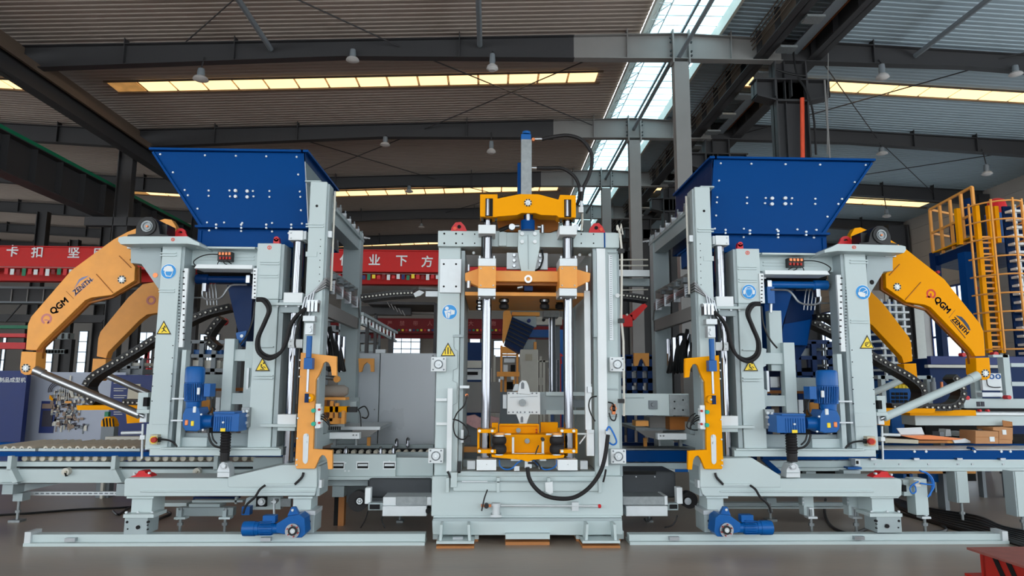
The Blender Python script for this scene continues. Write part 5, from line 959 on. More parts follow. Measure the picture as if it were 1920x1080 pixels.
# cables on the floor
def floor_cable(pts, r, label): return tag(P('floor_cable', None, 'black', wtube([WZ(x, y, .012) for x, y in pts], r, 6)), label, 'cable', 'cables lying on the floor')
floor_cable([(-20, 967), (60, 962), (150, 955), (240, 951), (300, 940)], .014, 'thin black cable crossing the floor from the left edge to the left wheel box')
floor_cable([(212, 958), (222, 965), (240, 953), (256, 948), (290, 955), (320, 962), (300, 972), (280, 985)], .013, 'black cable looped on the floor beside the left wheel box')
floor_cable([(1680, 960), (1720, 972), (1765, 985), (1772, 995), (1745, 999)], .02, 'black cable coil on the floor beneath the blue air hoses')
floor_cable([(1640, 985), (1600, 1000), (1570, 994), (1553, 980), (1546, 960), (1548, 936)], .018, 'thick black cable drooping to the floor between the right station legs')
tag(P('cable_bundle', None, 'black', [wtube([WZ(1670 + k * 3, 934 + k * 3, .02) , WZ(1740 + k * 2, 955 + k * 4, .02), WZ(1830, 970 + k * 5, .02), WZ(1880, 990 + k * 3.5, .02), WZ(1960, 1006 + k * 5, .02)], .03, 6) for k in range(7)]), 'wide bundle of black cables crossing the floor at right', 'cable')
# red steel stand, bottom right
A = WZ(1812, 1027, .23)
rs = thing('steel_stand', (A.x + .4, A.y - .4, 0), 'red steel beam stand with black stripes in the bottom right corner', 'stand')
a, b = WZ(1812, 1027, .23), WZ(1925, 1064, .23); dirv = (b - a); dirv.z = 0; dirv.normalize(); nv = Vector((dirv.y * -1, dirv.x, 0)); nv = nv if nv.y > 0 else -nv
def slab(o, l, wd, z0, z1, off=0, n0=0):
    p = [o + dirv * off + nv * n0, o + dirv * (off + l) + nv * n0, o + dirv * (off + l) + nv * (n0 + wd), o + dirv * off + nv * (n0 + wd)]
    return wprism([(q.x, q.y) for q in p], 'Z', z0, z1)
P('top_plate', rs, 'redtop', slab(a, 2.2, 1.0, .215, .235), bev=.003, label='worn pinkish top plate'); P('web', rs, 'redrust', slab(a, 2.1, .03, .02, .215, .06, .07), slab(a, .03, .7, .02, .215, .08, .07)); P('bottom_flange', rs, 'redrust', slab(a, 2.2, .2, 0, .02, -.02, -.02))
def strp(o, off): 
    p = [o + dirv * (off) + nv * .065, o + dirv * (off + .05) + nv * .065]
    v = []
    for dy in (0, .004):
        for (s, z) in ((off, .21), (off + .055, .21), (off + .17, .02), (off + .11, .02)): q = o + dirv * s + nv * (.066 - dy); v.append(Vector((q.x, q.y, z)))
    return (v, [(0, 1, 2, 3), (7, 6, 5, 4), (0, 1, 5, 4), (1, 2, 6, 5), (2, 3, 7, 6), (3, 0, 4, 7)])
P('stripe', rs, 'hole', strp(a, .20), strp(a, .34))
# ================================================================== background of the hall
# red bridge cranes with banner lettering
def bridge(Y, x0, x1, ya, yb, px, label, mt, banner):
    z1, z0 = W(px, ya, Y).z, W(px, yb, Y).z
    c = thing('bridge_crane', ((x0 + x1) / 2, Y, z0), label, 'crane')
    P('main_girder', c, mt, wbox(x0, x1, Y, Y + .5, z0, z1)); P('lower_flange', c, mt, wbox(x0, x1, Y - .12, Y + .6, z0 - .03, z0), wbox(x0, x1, Y - .1, Y + .6, z1, z1 + .03))
    P('second_girder', c, mt, wbox(x0, x1, Y + 1.2, Y + 1.6, z0 - .25, z0 + .1))
    P('end_leg', c, mt, wbox(x0, x0 + .25, Y + .1, Y + .4, 0, z0), wbox(x1 - .25, x1, Y + .1, Y + .4, 0, z0))
    return c, z0, z1
YB = 22.4
bc, z0, z1 = bridge(YB, -19.5, 3.9, 471, 509, 720, 'red bridge crane spanning the left bay with white Chinese lettering', 'banner', True)
for ch, px, py in (('卡', 23, 472), ('扣', 70, 474), ('坚', 138, 475), ('固', 186, 477), ('作', 648, 489), ('业', 702, 489), ('下', 753, 490), ('方', 801, 492)):
    P('letter', bc, 'white', TXT(ch, px, py, YB - .03, 23, 0, bold=.02), label='white character ' + ch)
P('flag', bc, 'red', [B(440 + 9.2 * k, 514 + (k % 3), 446 + 9.2 * k, 522 + (k % 4), YB - .15, .02) + (('red', 'white', 'navy', 'green', 'signyel', 'red', 'bannerdk', 'white')[k % 8],) for k in range(44)], [B(8 + 11 * k, 503 + (k % 3), 15 + 11 * k, 514 + (k % 4), YB - .15, .02) + (('red', 'white', 'bannerdk', 'green', 'red', 'white')[k % 6],) for k in range(22)])['kind'] = 'stuff'
P('flag_wire', bc, 'beamlt', B(440, 512, 845, 513, YB - .14, .02), B(0, 501, 260, 502, YB - .14, .02))
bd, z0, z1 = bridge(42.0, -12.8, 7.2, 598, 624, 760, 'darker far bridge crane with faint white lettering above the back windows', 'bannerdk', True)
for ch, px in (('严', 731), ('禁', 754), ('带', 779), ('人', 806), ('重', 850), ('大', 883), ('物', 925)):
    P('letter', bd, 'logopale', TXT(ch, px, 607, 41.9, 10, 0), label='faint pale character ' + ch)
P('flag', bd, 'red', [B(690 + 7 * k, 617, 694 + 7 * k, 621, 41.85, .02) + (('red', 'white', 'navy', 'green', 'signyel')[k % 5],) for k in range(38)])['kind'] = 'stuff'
tag(P('red_crane_end', None, 'red', B(-20, 625, 47, 632, 20, .4), B(-20, 642, 47, 654, 20, .4), B(-20, 632, -10, 642, 20.1, .2)), 'pair of red crane end beams at the left picture edge', 'crane', None)
tag(P('red_crane_end', None, 'banner', B(1158, 590, 1186, 612, 22, .4), PG([(1180, 590), (1208, 568), (1214, 574), (1190, 600)], 22, .3), CY(1176, 590, 21.9, 2, .1, 8) + ('cream',), wbox(W(1166, 600, 22).x, W(1172, 600, 22).x, 22.1, 22.3, 0, W(1170, 606, 22).z) + ('beam',)), 'red crane end piece seen right of the press column', 'crane', None)
# left dark crane girder with ribs in the middle distance
dg = thing('bridge_crane', (-16, 27, 5), 'dark ribbed crane girder behind the big left lever arm', 'crane')
P('girder', dg, 'beam', B(-40, 541, 330, 566, 27, .4)); P('rib', dg, 'beamlt', [B(-10 + k * 30, 542, -8 + k * 30, 565, 26.95, .03) for k in range(12)]); P('flange', dg, 'greydark', B(-40, 538, 330, 542, 26.9, .6), B(-40, 566, 330, 569, 26.9, .6))
P('walkway', dg, 'beam', B(-40, 590, 240, 604, 27.5, .3), [BAR((10 + k * 60, 604), (40 + k * 60, 570), 27.3, 2, .06) for k in range(5)], B(-40, 610, 110, 616, 28, .3) + ('green',))
for x, Y, lab in ((52, 30, 'left of the blue banner board top'), (118, 36, 'between the two far left windows'), (178, 31, 'just right of the second far left window'), (247, 38, 'left of the window above the cable chain')):
    p = W(x, 700, Y); hcol('far_column', p.x, Y, .45, .3, 9, 'beam', 'dark steel column ' + lab, 'far left columns')
fd = thing('mezzanine', (W(140, 640, 34).x, 34, 0), 'greenish steel mezzanine frame with bracket under it, far left', 'frame')
P('beam', fd, 'grey2', B(100, 624, 130, 636, 34, .4), B(84, 655, 128, 663, 34, .4), [B(84 + k * 6, 656, 86 + k * 6, 662, 33.9, .1) + ('hole',) for k in range(7)], [B(103 + k * 12, 625, 105 + k * 12, 635, 33.9, .1) + ('beam',) for k in range(3)]); P('post', fd, 'beam', wbox(W(123, 700, 34).x - .15, W(123, 700, 34).x + .15, 34, 34.3, 0, W(123, 636, 34).z))
tag(P('red_ladder', None, 'red', wline(W(280, 640, 22), (W(258, 705, 22).x, 22, 0), .1, .1), wline(W(276, 640, 22), (W(284, 705, 22).x, 22, 0), .1, .1), B(264, 690, 282, 694, 22, .1), B(266, 672, 280, 675, 22, .1)), 'red A-shaped stand seen between the arms and the left column', 'stand')
# exhibition boards
b1 = thing('display_board', (W(20, 800, 11.5).x, 11.5, 0), 'plain navy display board with white Chinese text at the left edge', 'display board')
p = W(46, 750, 11.5); X0 = W(-60, 750, 11.5).x; zt = W(20, 695, 11.5).z
P('panel', b1, 'navy', wbox(X0, p.x, 11.5, 11.6, 0, zt)); P('text', b1, 'white', TXT('混凝土制品成型机', 8, 713, 11.48, 9.6, 0, bold=.01), label='white Chinese lettering')
b2 = thing('display_board', (W(150, 800, 11.9).x, 11.9, 0), 'pale grey display board printed with a machine picture', 'display board')
xA, xB = W(46, 750, 11.9).x, W(232, 750, 11.9).x; zt = W(150, 698, 11.9).z
P('panel', b2, 'boardgrey', wbox(xA, xB, 11.9, 11.98, 0, zt), label='pale grey panel')
Y = 11.885; sh = [B(75, 752, 102, 812, Y, .01) + ('navy',), B(79, 757, 98, 766, Y - .01, .01) + ('inkbr',), B(79, 770, 98, 800, Y - .01, .01) + ('inkdk',)]
rr = random.Random(3)
for k in range(210):
    x = rr.uniform(92, 158) if k % 3 else rr.uniform(104, 140); y = rr.uniform(730, 802); a = rr.uniform(2, 12); b = rr.uniform(1, 6)
    if rr.random() < .5: a, b = b, a
    sh.append(B(x, y, x + a, y + b, Y - .004 * (k % 5), .004) + (rr.choice(['inkdk', 'inkbr', 'inkbr', 'greydark', 'cream', 'inkdk', 'beige']),))
sh += [RING(108, 733, Y - .02, 10 + 3 * k, 11.4 + 3 * k, .004, 18, 80, 190) + ('inkdk',) for k in range(3)] + [TB([(112 + 4 * k, 750), (114 + 4 * k, 725), (124 + 2 * k, 716), (134 + k, 745)], Y - .02, .7, 5) + ('cream',) for k in range(5)] + [B(122, 752, 134, 756, Y - .03, .004) + ('orange',), PG([(93, 740), (100, 748), (98, 752), (92, 748)], Y - .03, .004) + ('yellow',), B(130, 704, 133, 720, Y - .02, .004) + ('cream',)]
P('printed_machine', b2, 'inkdk', sh, label='dark printed picture of a machine')
b3 = thing('display_board', (W(245, 800, 11.7).x, 11.7, 0), 'narrow navy display board with rows of small white text beside the left column', 'display board')
P('panel', b3, 'navy', wbox(W(206, 750, 11.7).x, W(282, 750, 11.7).x, 11.7, 11.78, 0, W(240, 703, 11.7).z), [B(239, 720, 262, 760, 11.69, .01) + ('beige',)]); P('text', b3, 'cream', [B(213, y, 213 + w_, y + 1.2, 11.685, .005) for y, w_ in ((718, 22), (728, 24), (732, 18), (741, 24), (745, 20), (772, 22), (776, 16))], label='rows of tiny white print')
# hook block
hk = thing('crane_hook_block', (W(202, 800, 10).x, 10, .0), 'yellow and black striped crane hook block left of the filling station', 'hook')
P('sheave', hk, 'yellow', PG([(189, 797), (190, 789), (196, 782), (205, 781), (211, 786), (215, 796), (214, 800), (190, 800)], 10, .12)); P('stripe', hk, 'hole', [PG([(192 + k * 6, 784 + abs(k - 1.5)), (194.5 + k * 6, 783 + abs(k - 1.5)), (196 + k * 6, 800), (193.5 + k * 6, 800)], 9.99, .01) for k in range(4)]); P('lamp', hk, 'green', B(196, 772, 203, 781, 10, .06))
P('stand', hk, 'greydark', wbox(W(190, 800, 10).x, W(214, 800, 10).x, 10, 10.12, 0, W(200, 800, 10).z))
tag(P('timber', None, 'cream', B(197, 819, 268, 827, 9.9, .2), wbox(W(200, 822, 10).x, W(205, 822, 10).x, 9.95, 10.05, 0, .75)), 'pale plank on a trestle behind the left conveyor', 'plank')
# racks in the left background, seen through the left station
def rack(name, label, x0, x1, y0, y1, Y, d, nx, nz, mt, fill=None, group=None, cat='rack'):
    r = thing(name, (W((x0 + x1) / 2, 720, Y).x, Y, 0), label, cat, group); a, b = W(x0, 720, Y).x, W(x1, 720, Y).x; z1 = W((x0 + x1) / 2, y0, Y).z; z0 = max(0, W((x0 + x1) / 2, y1, Y).z)
    t = .05
    for i in range(nx + 1):
        x = a + (b - a) * i / nx; P('upright', r, mt, wbox(x - t, x + t, Y, Y + .08, 0, z1), wbox(x - t, x + t, Y + d, Y + d + .08, 0, z1))
    for j in range(nz + 1):
        z = z0 + (z1 - z0) * j / nz; P('shelf_beam', r, mt, wbox(a, b, Y, Y + .06, z - .05, z + .03), wbox(a, b, Y + .06, Y + d, z - .01, z + .01))
        if fill and j < nz:
            q = random.Random(int(x0) + j); x = a + .05
            while x < b - .3:
                w_ = q.uniform(.25, .7); h = q.uniform(.25, .85) * (z1 - z0) / nz
                P('crate', r, q.choice(fill), wbox(x, min(x + w_, b), Y + .12, Y + d - .1, z + .03, z + .03 + h), bev=.01); x += w_ + q.uniform(.02, .3)
    return r
rack('storage_rack', 'grey storage rack with parts seen left of the blue lift motor', 350, 420, 640, 720, 16, .8, 3, 3, 'greydark', ['bluemotor', 'silver', 'cream', 'hole', 'redrust'])
rack('storage_rack', 'low rack of parts far behind the rear lever arm', 215, 262, 672, 720, 20, .8, 2, 3, 'greydark', ['silver', 'hole', 'cream', 'greydark'])
rack('storage_rack', 'blue rack with machine parts seen right of the press column', 1160, 1240, 668, 735, 12.5, .8, 4, 3, 'bluedk', ['silver', 'hole', 'greydark', 'steel'])
rack('storage_rack', 'dark rack of parts seen between the right station columns', 1440, 1560, 640, 730, 14, .9, 4, 3, 'bluedk', ['bluemotor', 'silver', 'hole', 'greydark'])
rack('storage_rack', 'grey rack far behind the middle of the left station', 600, 700, 600, 660, 26, 1, 3, 3, 'greydark', ['grey2', 'hole', 'greydark', 'cream'])
cch = cable_chain('cable_chain', 'short black cable chain hanging in a bend behind the blue lift motor', [(412, 595), (396, 615), (388, 635), (404, 652)], 8.9, .2, 12, 7, 'cable chains of the filling stations')
tag(P('red_ring', None, 'red', RING(419, 603, 9.2, 3, 7, .05)), 'small red ring behind the left chute', 'ring')
# machine line seen through the press
ms = thing('cuber_machine', (W(965, 700, 13).x, 13, 0), 'distant orange and white handling machine seen between the press rods', 'machine')
P('mast', ms, 'orange', B(938, 648, 942, 735, 13, .1), B(968, 648, 972, 735, 13, .1), B(932, 697, 975, 706, 12.9, .3), B(941, 650, 970, 662, 12.95, .2), B(941, 664, 970, 667, 13, .2), B(946, 706, 950, 735, 13, .2), B(962, 706, 966, 720, 13, .2)); P('head', ms, 'silver', B(945, 672, 965, 680, 13, .2), B(944, 684, 952, 697, 13, .2), B(958, 684, 966, 697, 13, .2) + ('hole',), B(938, 706, 944, 712, 12.85, .1) + ('white',), B(958, 706, 964, 712, 12.85, .1) + ('white',), B(948, 716, 962, 730, 13.05, .2) + ('hole',), B(935, 710, 938, 740, 12.8, .1) + ('steel',))
P('foot_frame', ms, 'greydark', wbox(W(938, 735, 13).x, W(972, 735, 13).x, 13.0, 13.6, 0, W(950, 735, 13).z))
tb = thing('tilting_bin', (W(965, 620, 11).x, 11, 0), 'dark blue ribbed tilting bin with orange edge hanging behind the press', 'bin')
P('bin', tb, 'bluedk', PG([(960, 594), (1002, 613), (976, 662), (946, 644)], 11, .6)); P('rib', tb, 'black', [BAR((959 - 2.2 * k, 599 + 7 * k), (999 - 3.4 * k, 617 + 7 * k), 10.98, 2, .03) for k in range(6)]); P('edge', tb, 'orange', PG([(944, 584), (955, 580), (960, 594), (945, 644), (942, 636)], 10.95, .3), B(960, 585, 1012, 592, 11.1, .2))
P('frame', tb, 'grey2', PG([(962, 593), (1005, 593), (1006, 612), (998, 614), (962, 597)], 11.1, .2), B(1005, 594, 1054, 609, 11.2, .3) + ('cream',), CY(992, 601, 11.0, 3.4, .1) + ('navy',), CY(1020, 599, 11.1, 3, .1) + ('hole',), B(980, 618, 1030, 632, 11.4, .3) + ('bluemotor',), B(981, 636, 1004, 655, 11.4, .3), B(1001, 641, 1006, 656, 11.2, .1) + ('orange',))
P('leg', tb, 'greydark', wbox(W(985, 640, 11.5).x, W(1000, 640, 11.5).x, 11.5, 11.7, 0, W(990, 636, 11.5).z), wbox(W(1040, 640, 11.5).x, W(1050, 640, 11.5).x, 11.5, 11.7, 0, W(1040, 609, 11.5).z))
cx = thing('control_cabinet', (W(993, 700, 10.8).x, 10.8, 0), 'beige control cabinet seen between the press rods', 'cabinet')
P('body', cx, 'cream', wbox(W(976, 700, 10.8).x, W(1009, 700, 10.8).x, 10.8, 11.2, .1, W(990, 655, 10.8).z), bev=.01); P('grille', cx, 'beige', B(985, 664, 998, 676, 10.79, .01)); P('plinth', cx, 'greydark', wbox(W(976, 700, 10.8).x, W(1009, 700, 10.8).x, 10.82, 11.15, 0, .1))
tag(P('blue_tank', None, 'bluedk', wbox(W(876, 660, 15).x, W(904, 660, 15).x, 15, 16, 0, W(890, 642, 15).z)), 'dark blue box standing far behind the left press rod', 'tank')
tag(P('blue_tank', None, 'bluemotor', wbox(W(1040, 650, 14).x, W(1056, 650, 14).x, 14, 15, 0, W(1045, 618, 14).z)), 'mid blue box standing far behind the right press rod', 'tank')
tag(P('tripod', None, 'red', PG([(1040, 664), (1046, 660), (1054, 664), (1056, 668), (1040, 668)], 13.5, .3), PG([(1047, 668), (1052, 668), (1054, 682), (1045, 682)], 13.6, .2), wbox(W(1047, 700, 13.6).x, W(1052, 700, 13.6).x, 13.6, 13.8, 0, W(1050, 680, 13.6).z)), 'small red drum on a stand behind the right press rod', 'drum')
wt = thing('pipe_rack', (W(1025, 700, 12).x, 12, 0), 'white pipes and fittings behind the beige cabinet', 'pipes')
P('pipe', wt, 'cream', [wbox(W(x, 700, 12).x, W(x + 4, 700, 12).x, 12, 12.06, 0, W(x, y, 12).z) for x, y in ((1012, 668), (1018, 676), (1028, 690))], B(1008, 676, 1030, 679, 12, .05), B(1010, 708, 1018, 722, 11.9, .1))
P('pipe', wt, 'cream', [wbox(W(x, 700, 12).x, W(x + 4, 700, 12).x, 12, 12.06, 0, W(x, y, 12).z) for x, y in ((925, 666), (918, 690))])
# right background -------------------------------------------------
for x, Y, w_, lab in ((1700, 30.5, .9, 'wide dark steel column rising behind the cable chain on the right'),):
    p = W(x, 700, Y); hcol('far_column', p.x, Y, w_, .4, 9, 'beam', lab, None)
wp = thing('wall_cladding', (W(1690, 720, 34).x, 34, 0), 'beige vertical wall panels behind the right lever arms', 'partition')
for k in range(6):
    P('panel', wp, 'wallr' if k % 2 else 'cream', wbox(W(1622 + k * 24, 700, 34).x, W(1645 + k * 24, 700, 34).x, 34 + (k % 2) * .03, 34.1, 0, W(1690, 545, 34).z))
for k, (x0, x1, y0, Y, lab) in enumerate(((1916, 1985, 382, 12.5, 'tall white lattice of stacked pallets at the right picture edge'), (1648, 1706, 560, 15.5, 'white lattice of stacked pallets behind the rear yellow lever arm'), (1545, 1560, 640, 14.0, 'slim lattice of pallets between the right station columns'))):
    r = thing('pallet_stack', (W((x0 + x1) / 2, 720, Y).x, Y, 0), lab, 'pallets'); a, b = W(x0, 600, Y).x, W(x1, 600, Y).x; z1 = W(x0, y0, Y).z; n = int(z1 / (.16 if k == 0 else .17))
    for j in range(n):
        z = .1 + (z1 - .1) * j / n; P('pallet', r, 'white', wbox(a, b, Y, Y + (.16 if k == 0 else .5), z, z + .045))
    P('support', r, 'silver', [wbox(a + (b - a) * q, a + (b - a) * q + .05, Y + .06, Y + .12, 0, z1) for q in ((.15, .4, .6, .85) if k != 2 else (.1, .8))])
    P('back_sheet', r, 'bluedk', wbox(a, b, Y + (.2 if k == 0 else .55), Y + (.24 if k == 0 else .6), 0, z1))
# ladder tower
TY = 13.0
tw = thing('ladder_tower', (W(1840, 720, TY).x, TY, 0), 'blue steel tower with yellow railed platform and caged ladder', 'tower')
for x, Y, w_ in ((1768, 14.6, 10), (1826, TY, 14)):
    a = W(x, 600, Y).x; q = m(w_ / 2, Y); P('post', tw, 'bluedk' if w_ == 10 else 'blue', wbox(a - q, a + q, Y, Y + .2, 0, W(x, 472, Y).z))
a0, a1 = W(1750, 472, 14.6), W(1832, 452, TY)
zp = W(1826, 456, TY).z
X0 = W(1750, 474, 14.8).x; X1 = W(1832, 456, TY).x
zpl = (W(1750, 478, 14.8).z + zp) / 2
def prism4(p, z0, z1): return wprism(p, 'Z', z0, z1)
pl = [(X0, 14.8), (X1, TY), (X1 + 1.9, TY + .4), (X0 + 1.6, 15.6)]
P('platform', tw, 'bluedk', prism4(pl, zpl - .22, zpl)); P('toe_board', tw, 'yellow', wline((X0, 14.8, zpl + .08), (X1, TY, zpl + .08), .03, .16))
rail_ = []
for k in range(5):
    x = X0 + (X1 - X0) * k / 4; y = 14.8 + (TY - 14.8) * k / 4; P('railing_post', tw, 'orange', wline((x, y, zpl), (x, y, zpl + 1.1), .05, .05))
for h in (.55, 1.1): P('railing_bar', tw, 'orange', wline((X0, 14.8, zpl + h), (X1, TY, zpl + h), .045, .045), wline((X0, 14.8, zpl + h), (X0 + 1.6, 15.6, zpl + h), .045, .045))
lx0, lx1 = W(1842, 520, TY - .3).x, W(1866, 520, TY - .3).x; zt = W(1850, 386, TY - .3).z; zb = W(1850, 662, TY - .3).z
for x in (lx0, lx1): P('ladder_rail', tw, 'yellow', wbox(x - .04, x + .04, TY - .34, TY - .26, zb, zt))
n = 20
for k in range(n):
    z = zb + .1 + k * (zpl - zb) / n; P('rung', tw, 'orange', wbox(lx0, lx1, TY - .32, TY - .28, z, z + .035))
P('post', tw, 'yellow', wbox(lx0 - .25, lx0 - .17, TY - .1, TY - .02, zpl - .1, zt), wbox(lx1 + .12, lx1 + .2, TY - .3, TY - .2, zpl - .1, zt)); P('foot', tw, 'greydark', wbox(lx0, lx0 + .06, TY - .32, TY - .28, 0, zb), wbox(lx1 - .06, lx1, TY - .32, TY - .28, 0, zb))
for k in range(9):
    z = zb + .05 + k * (zt - zb - .1) / 8; c = Vector(((lx0 + lx1) / 2 + .12, TY - .3, z)); pts = [c + Vector((math.cos(R(a)) * .48, -math.sin(R(a)) * .62, 0)) for a in range(0, 181, 20)]
    P('cage_hoop', tw, 'orange', wtube(pts, .018, 5, False))
for a in (0, 30, 60, 90, 130, 170):
    x, y = (lx0 + lx1) / 2 + .12 + math.cos(R(a)) * .48, TY - .3 - math.sin(R(a)) * .62; P('cage_bar', tw, 'orange', wbox(x - .015, x + .015, y - .015, y + .015, zb, zt))
P('motor', tw, 'bluedk', LV(1797, 14.0, [(13, 453), (14, 432), (13, 420), (6, 417)], 16), label='dark blue motor behind the railing')
P('motor', tw, 'bluedk', LV(1821, 13.8, [(9, 440), (9, 392), (9, 376), (7, 373)], 16), label='upright dark blue motor')
P('tank', tw, 'red', LV(1870, 13.5, [(17, 402), (17, 388), (14, 376), (5, 372)], 18), label='red rounded tank'); P('tank_body', tw, 'bluemotor', LV(1870, 13.5, [(16, 460), (16, 402)], 18))
P('tank', tw, 'red', LV(1804, 14.3, [(12, 416), (12, 402), (9, 396), (3, 394)], 16), label='smaller red rounded tank')
P('red_lamp', tw, 'red', [CY(x, y, 13.2, 3, .1, 8) for x, y in ((1817, 495), (1813, 512), (1832, 540), (1760, 510))])
# blue machines and white frame on the far right
rf = thing('gauge_bench', (W(1870, 760, 10).x, 10, 0), 'pale grey machine frame with gauge panel at the right edge', 'frame')
P('frame', rf, 'grey', B(1862, 665, 1890, 670, 10, .1), B(1884, 665, 1896, 750, 10, .12), B(1828, 700, 1840, 750, 10.1, .1), B(1896, 681, 1960, 688, 10, .1), B(1896, 716, 1960, 724, 10, .1), B(1810, 748, 1960, 768, 9.9, .3), B(1808, 752, 1816, 775, 9.85, .1)); P('panel', rf, 'white', B(1842, 700, 1878, 732, 9.95, .05), [RING(x, 706, 9.94, 3, 5, .02) + ('bluemotor',) for x in (1860, 1872)], TB([(1850, 710), (1852, 722), (1862, 726), (1876, 726)], 9.93, .9) + ('black',), B(1842, 736, 1880, 744, 9.97, .1) + ('silver',), label='white panel with round gauges')
P('leg', rf, 'greydark', wbox(W(1830, 760, 10).x, W(1836, 760, 10).x, 10, 10.1, 0, 1.2), wbox(W(1940, 760, 10).x, W(1950, 760, 10).x, 10, 10.1, 0, 1.2)); P('marks', rf, 'inkdk', B(1832, 753, 1838, 762, 9.89, .01), B(1840, 753, 1846, 762, 9.89, .01))
bmach = thing('blue_machine', (W(1850, 720, 11.2).x, 11.2, 0), 'long dark blue machine body behind the pale frame at right', 'machine')
P('body', bmach, 'bluedk', wbox(W(1745, 720, 11.2).x, W(1990, 720, 11.2).x, 11.2, 12, .5, W(1850, 672, 11.2).z), B(1745, 668, 1960, 684, 11.15, .1) + ('navy',), B(1740, 684, 1884, 690, 11.1, .1) + ('cream',), bev=.01); P('leg', bmach, 'greydark', wbox(W(1750, 720, 11.3).x, W(1757, 720, 11.3).x, 11.3, 11.5, 0, .5), wbox(W(1960, 720, 11.3).x, W(1970, 720, 11.3).x, 11.3, 11.5, 0, .5)); P('pin', bmach, 'red', CY(1808, 665, 11.1, 4, .1, 10), CY(1868, 664, 11.1, 5, .1, 10), CY(1893, 745, 9.8, 4, .1, 10), CY(1815, 746, 9.8, 4, .1, 10))
yb = thing('yellow_beam_table', (W(1800, 790, 8.9).x, 8.9, 0), 'pale grey beam with a yellow guide on top right of the right station', 'beam')
P('beam', yb, 'grey', B(1716, 779, 2000, 798, 8.9, .3), B(1830, 774, 2000, 779, 8.85, .4) + ('white',), bev=.004); P('guide', yb, 'yellow', B(1706, 769, 1830, 779.5, 8.75, .2), label='yellow guide plate'); P('leg', yb, 'greydark', wbox(W(1760, 790, 9).x, W(1768, 790, 9).x, 9, 9.15, 0, 1.0), wbox(W(1940, 790, 9).x, W(1950, 790, 9).x, 9, 9.15, 0, 1.0)); P('dark_gap', yb, 'hole', B(1812, 766, 2000, 773, 9.3, .1)); P('pin', yb, 'red', CY(1839, 770, 8.9, 2.4, .05, 8), CY(1854, 770, 8.9, 2.4, .05, 8))
cable_chain('cable_chain', 'black cable chain bent round behind the silver strut on the right', [(1732, 764), (1760, 764), (1785, 763), (1800, 755), (1807, 740), (1804, 722), (1790, 706)], 8.6, .2, 13, 12, 'cable chains of the filling stations')
bb_ = thing('blue_bench', (W(1690, 730, 11).x, 11, 0), 'blue electrical bench with yellow boxes behind the rear right arm', 'bench')
P('body', bb_, 'bluemotor', wbox(W(1668, 740, 11).x, W(1712, 740, 11).x, 11, 11.5, .1, W(1690, 714, 11).z)); P('box', bb_, 'signyel', [B(1678 + k * 7, 720, 1683.5 + k * 7, 728, 10.95, .06) for k in range(4)], label='row of yellow boxes'); P('slot', bb_, 'hole', [B(1672 + k * 8, 736 + j * 7, 1678 + k * 8, 741 + j * 7, 10.99, .02) for k in range(4) for j in range(3)]); P('leg', bb_, 'greydark', wbox(W(1672, 740, 11).x, W(1710, 740, 11).x, 11.1, 11.4, 0, .1))
bn = thing('grey_stand', (W(1660, 715, 10.5).x, 10.5, 0), 'pale horizontal stand behind the rear right strut', 'stand')
P('bar', bn, 'grey2', B(1646, 704, 1748, 711, 10.5, .1)); P('leg', bn, 'grey2', [wbox(W(x, 740, 10.5).x, W(x + 8, 740, 10.5).x, 10.5, 10.6, 0, W(x, 704, 10.5).z) for x in (1654, 1740)]); P('bottle', bn, 'greydark', VC(1750, 716, 745, 10.4, 5), VC(1750, 708, 716, 10.4, 3), VC(1766, 716, 740, 10.6, 2.4) + ('copper',))
# things lying on the right conveyor
def on(name, label, cat, mt, pts, Y, d, group=None, extra=()): return tag(P(name, None, mt, PG(pts, Y, d), *extra), label, cat, group)
on('carton', 'single brown cardboard carton with a white label on the blue conveyor', 'carton', 'card', [(1829, 808), (1872, 809), (1872, 832), (1829, 832)], 8.7, .3, 'cartons on the right conveyor', (B(1856, 819, 1865, 828, 8.69, .01) + ('white',), B(1829, 819, 1872, 819.8, 8.695, .01) + ('brown',)))
on('carton', 'lower of two stacked brown cartons on the blue conveyor', 'carton', 'card', [(1873, 825), (1898, 825), (1898, 832), (1873, 832)], 8.75, .3, 'cartons on the right conveyor')
on('carton', 'upper open brown carton with raised flap on the blue conveyor', 'carton', 'card', [(1862, 801), (1899, 800), (1899, 825), (1873, 825), (1873, 808), (1862, 807)], 8.8, .3, 'cartons on the right conveyor', (PG([(1880, 788), (1898, 791), (1899, 802), (1881, 801)], 8.8, .01) + ('brown',), B(1880, 806, 1887, 815, 8.79, .01) + ('white',), B(1864, 798, 1880, 801, 9.05, .05) + ('hole',)))
dz = on('metal_sheet', 'bent light grey sheet metal lying on the clutter of the right conveyor', 'sheet', 'silver', [(1681, 803), (1728, 801), (1734, 816), (1690, 816)], 8.9, .02)
for k, (pts, mt, lab) in enumerate((([(1660, 822), (1722, 825), (1722, 832), (1660, 830)], 'beige', 'greyish board lying at the left end of the clutter'), ([(1690, 817), (1745, 816), (1808, 823), (1790, 825), (1724, 824)], 'copper', 'copper coloured plank across the clutter'),
        ([(1722, 826), (1776, 826), (1776, 831), (1722, 831)], 'brown', 'brown plank under the copper one'), ([(1786, 824), (1810, 822), (1826, 830), (1790, 831)], 'silver', 'thin pale sheet beside the single carton'), ([(1776, 826), (1788, 825), (1788, 831), (1776, 831)], 'orange', 'short orange block at the end of the planks'), ([(1720, 818), (1746, 819), (1744, 823), (1726, 822)], 'hole', 'black rubber piece on the planks'))):
    on('board', lab, 'board', mt, pts, 8.7 + .03 * k, .25, 'boards on the right conveyor')
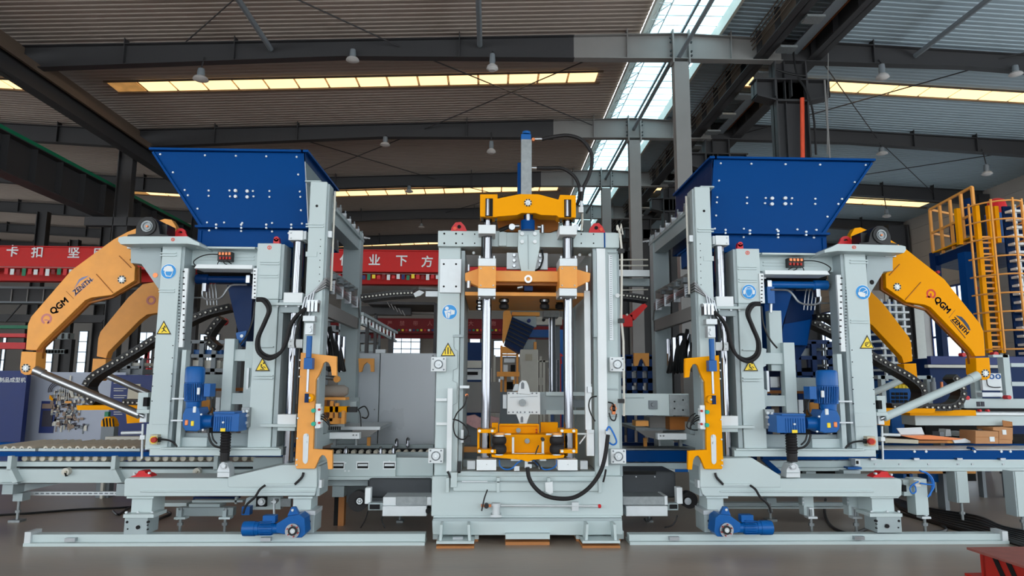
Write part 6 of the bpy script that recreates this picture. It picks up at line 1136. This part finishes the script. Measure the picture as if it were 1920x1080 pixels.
on('white_device', 'white box beside the dark cases behind the planks', 'device', 'white', [(1774, 805), (1782, 805), (1784, 818), (1773, 818)], 9.2, .15); on('white_device', 'small pale tray behind the single carton', 'device', 'silver', [(1794, 809), (1807, 809), (1807, 818), (1794, 818)], 9.2, .15)
dark = thing('lower_bench', (W(1800, 815, 9.9).x, 9.9, 0), 'dark bench with cases under the pale beam at right', 'bench')
P('body', dark, 'hole', B(1735, 799, 1830, 820, 9.9, .5), B(1700, 884, 1830, 902, 10.5, .3), wbox(W(1700, 820, 9.9).x, W(1990, 820, 9.9).x, 9.9, 10.4, .72, W(1800, 818, 9.9).z)); P('leg', dark, 'greydark', wbox(W(1705, 820, 9.9).x, W(1715, 820, 9.9).x, 9.9, 10.1, 0, .8), wbox(W(1890, 820, 9.9).x, W(1900, 820, 9.9).x, 9.9, 10.1, 0, .8))
P('yellow_strip', dark, 'orange', B(1664, 883, 1830, 888, 9.0, .1), B(1700, 889, 1706, 905, 9.1, .1) + ('bluemotor',), B(1740, 889, 1760, 904, 9.1, .2) + ('bluemotor',), B(1694, 889, 1712, 904, 9.1, .2) + ('bluemotor',))
tag(P('wood_strips', None, 'card', [wbox(WZ(1520 + k * 4, 955, 0).x, WZ(1640, 955, 0).x, 9.2 + .07 * k, 9.24 + .07 * k, 0, .02) for k in range(6)]), 'bundle of thin wooden strips on the floor under the right station', 'wood strips')

ot = thing('cable_ladder', (W(710, 640, 17).x, 17, 0), 'slanting grey overhead cable ladder behind the left filling station post', 'cable ladder')
P('side_rail', ot, 'grey2', wline(W(676, 588, 14), W(742, 624, 19), .06, .12), wline(W(676, 606, 14), W(742, 640, 19), .06, .06)); P('rung', ot, 'silver', [wline(W(680 + 6.6 * k, 592 + 3.4 * k, 14 + .5 * k), W(680 + 6.6 * k, 607 + 3.2 * k, 14 + .5 * k), .04, .04) for k in range(10)])
P('post', ot, 'beam', wbox(W(728, 640, 18).x, W(736, 640, 18).x, 18, 18.2, 0, W(732, 628, 18).z), wbox(W(684, 640, 14.6).x, W(690, 640, 14.6).x, 14.6, 14.7, 0, W(687, 604, 14.6).z))
dt = thing('overhead_conveyor', (W(740, 590, 24).x, 24, 0), 'dark overhead steel conveyor frame between the two red cranes', 'conveyor')
P('deck', dt, 'beam', B(690, 566, 815, 571, 24, 2.5), B(676, 574, 770, 590, 25, .4)); P('rung', dt, 'beamlt', [BAR((726 + 7 * k, 566 + 4 * k), (732 + 7 * k, 577 + 4 * k), 23.9, 1.2, .06) for k in range(5)], B(690, 586, 815, 589, 26, .2)); P('post', dt, 'beam', wbox(W(812, 640, 24).x, W(818, 640, 24).x, 24.1, 24.3, 0, W(815, 568, 24).z), wbox(W(700, 640, 25).x, W(705, 640, 25).x, 25, 25.2, 0, W(700, 588, 25).z))
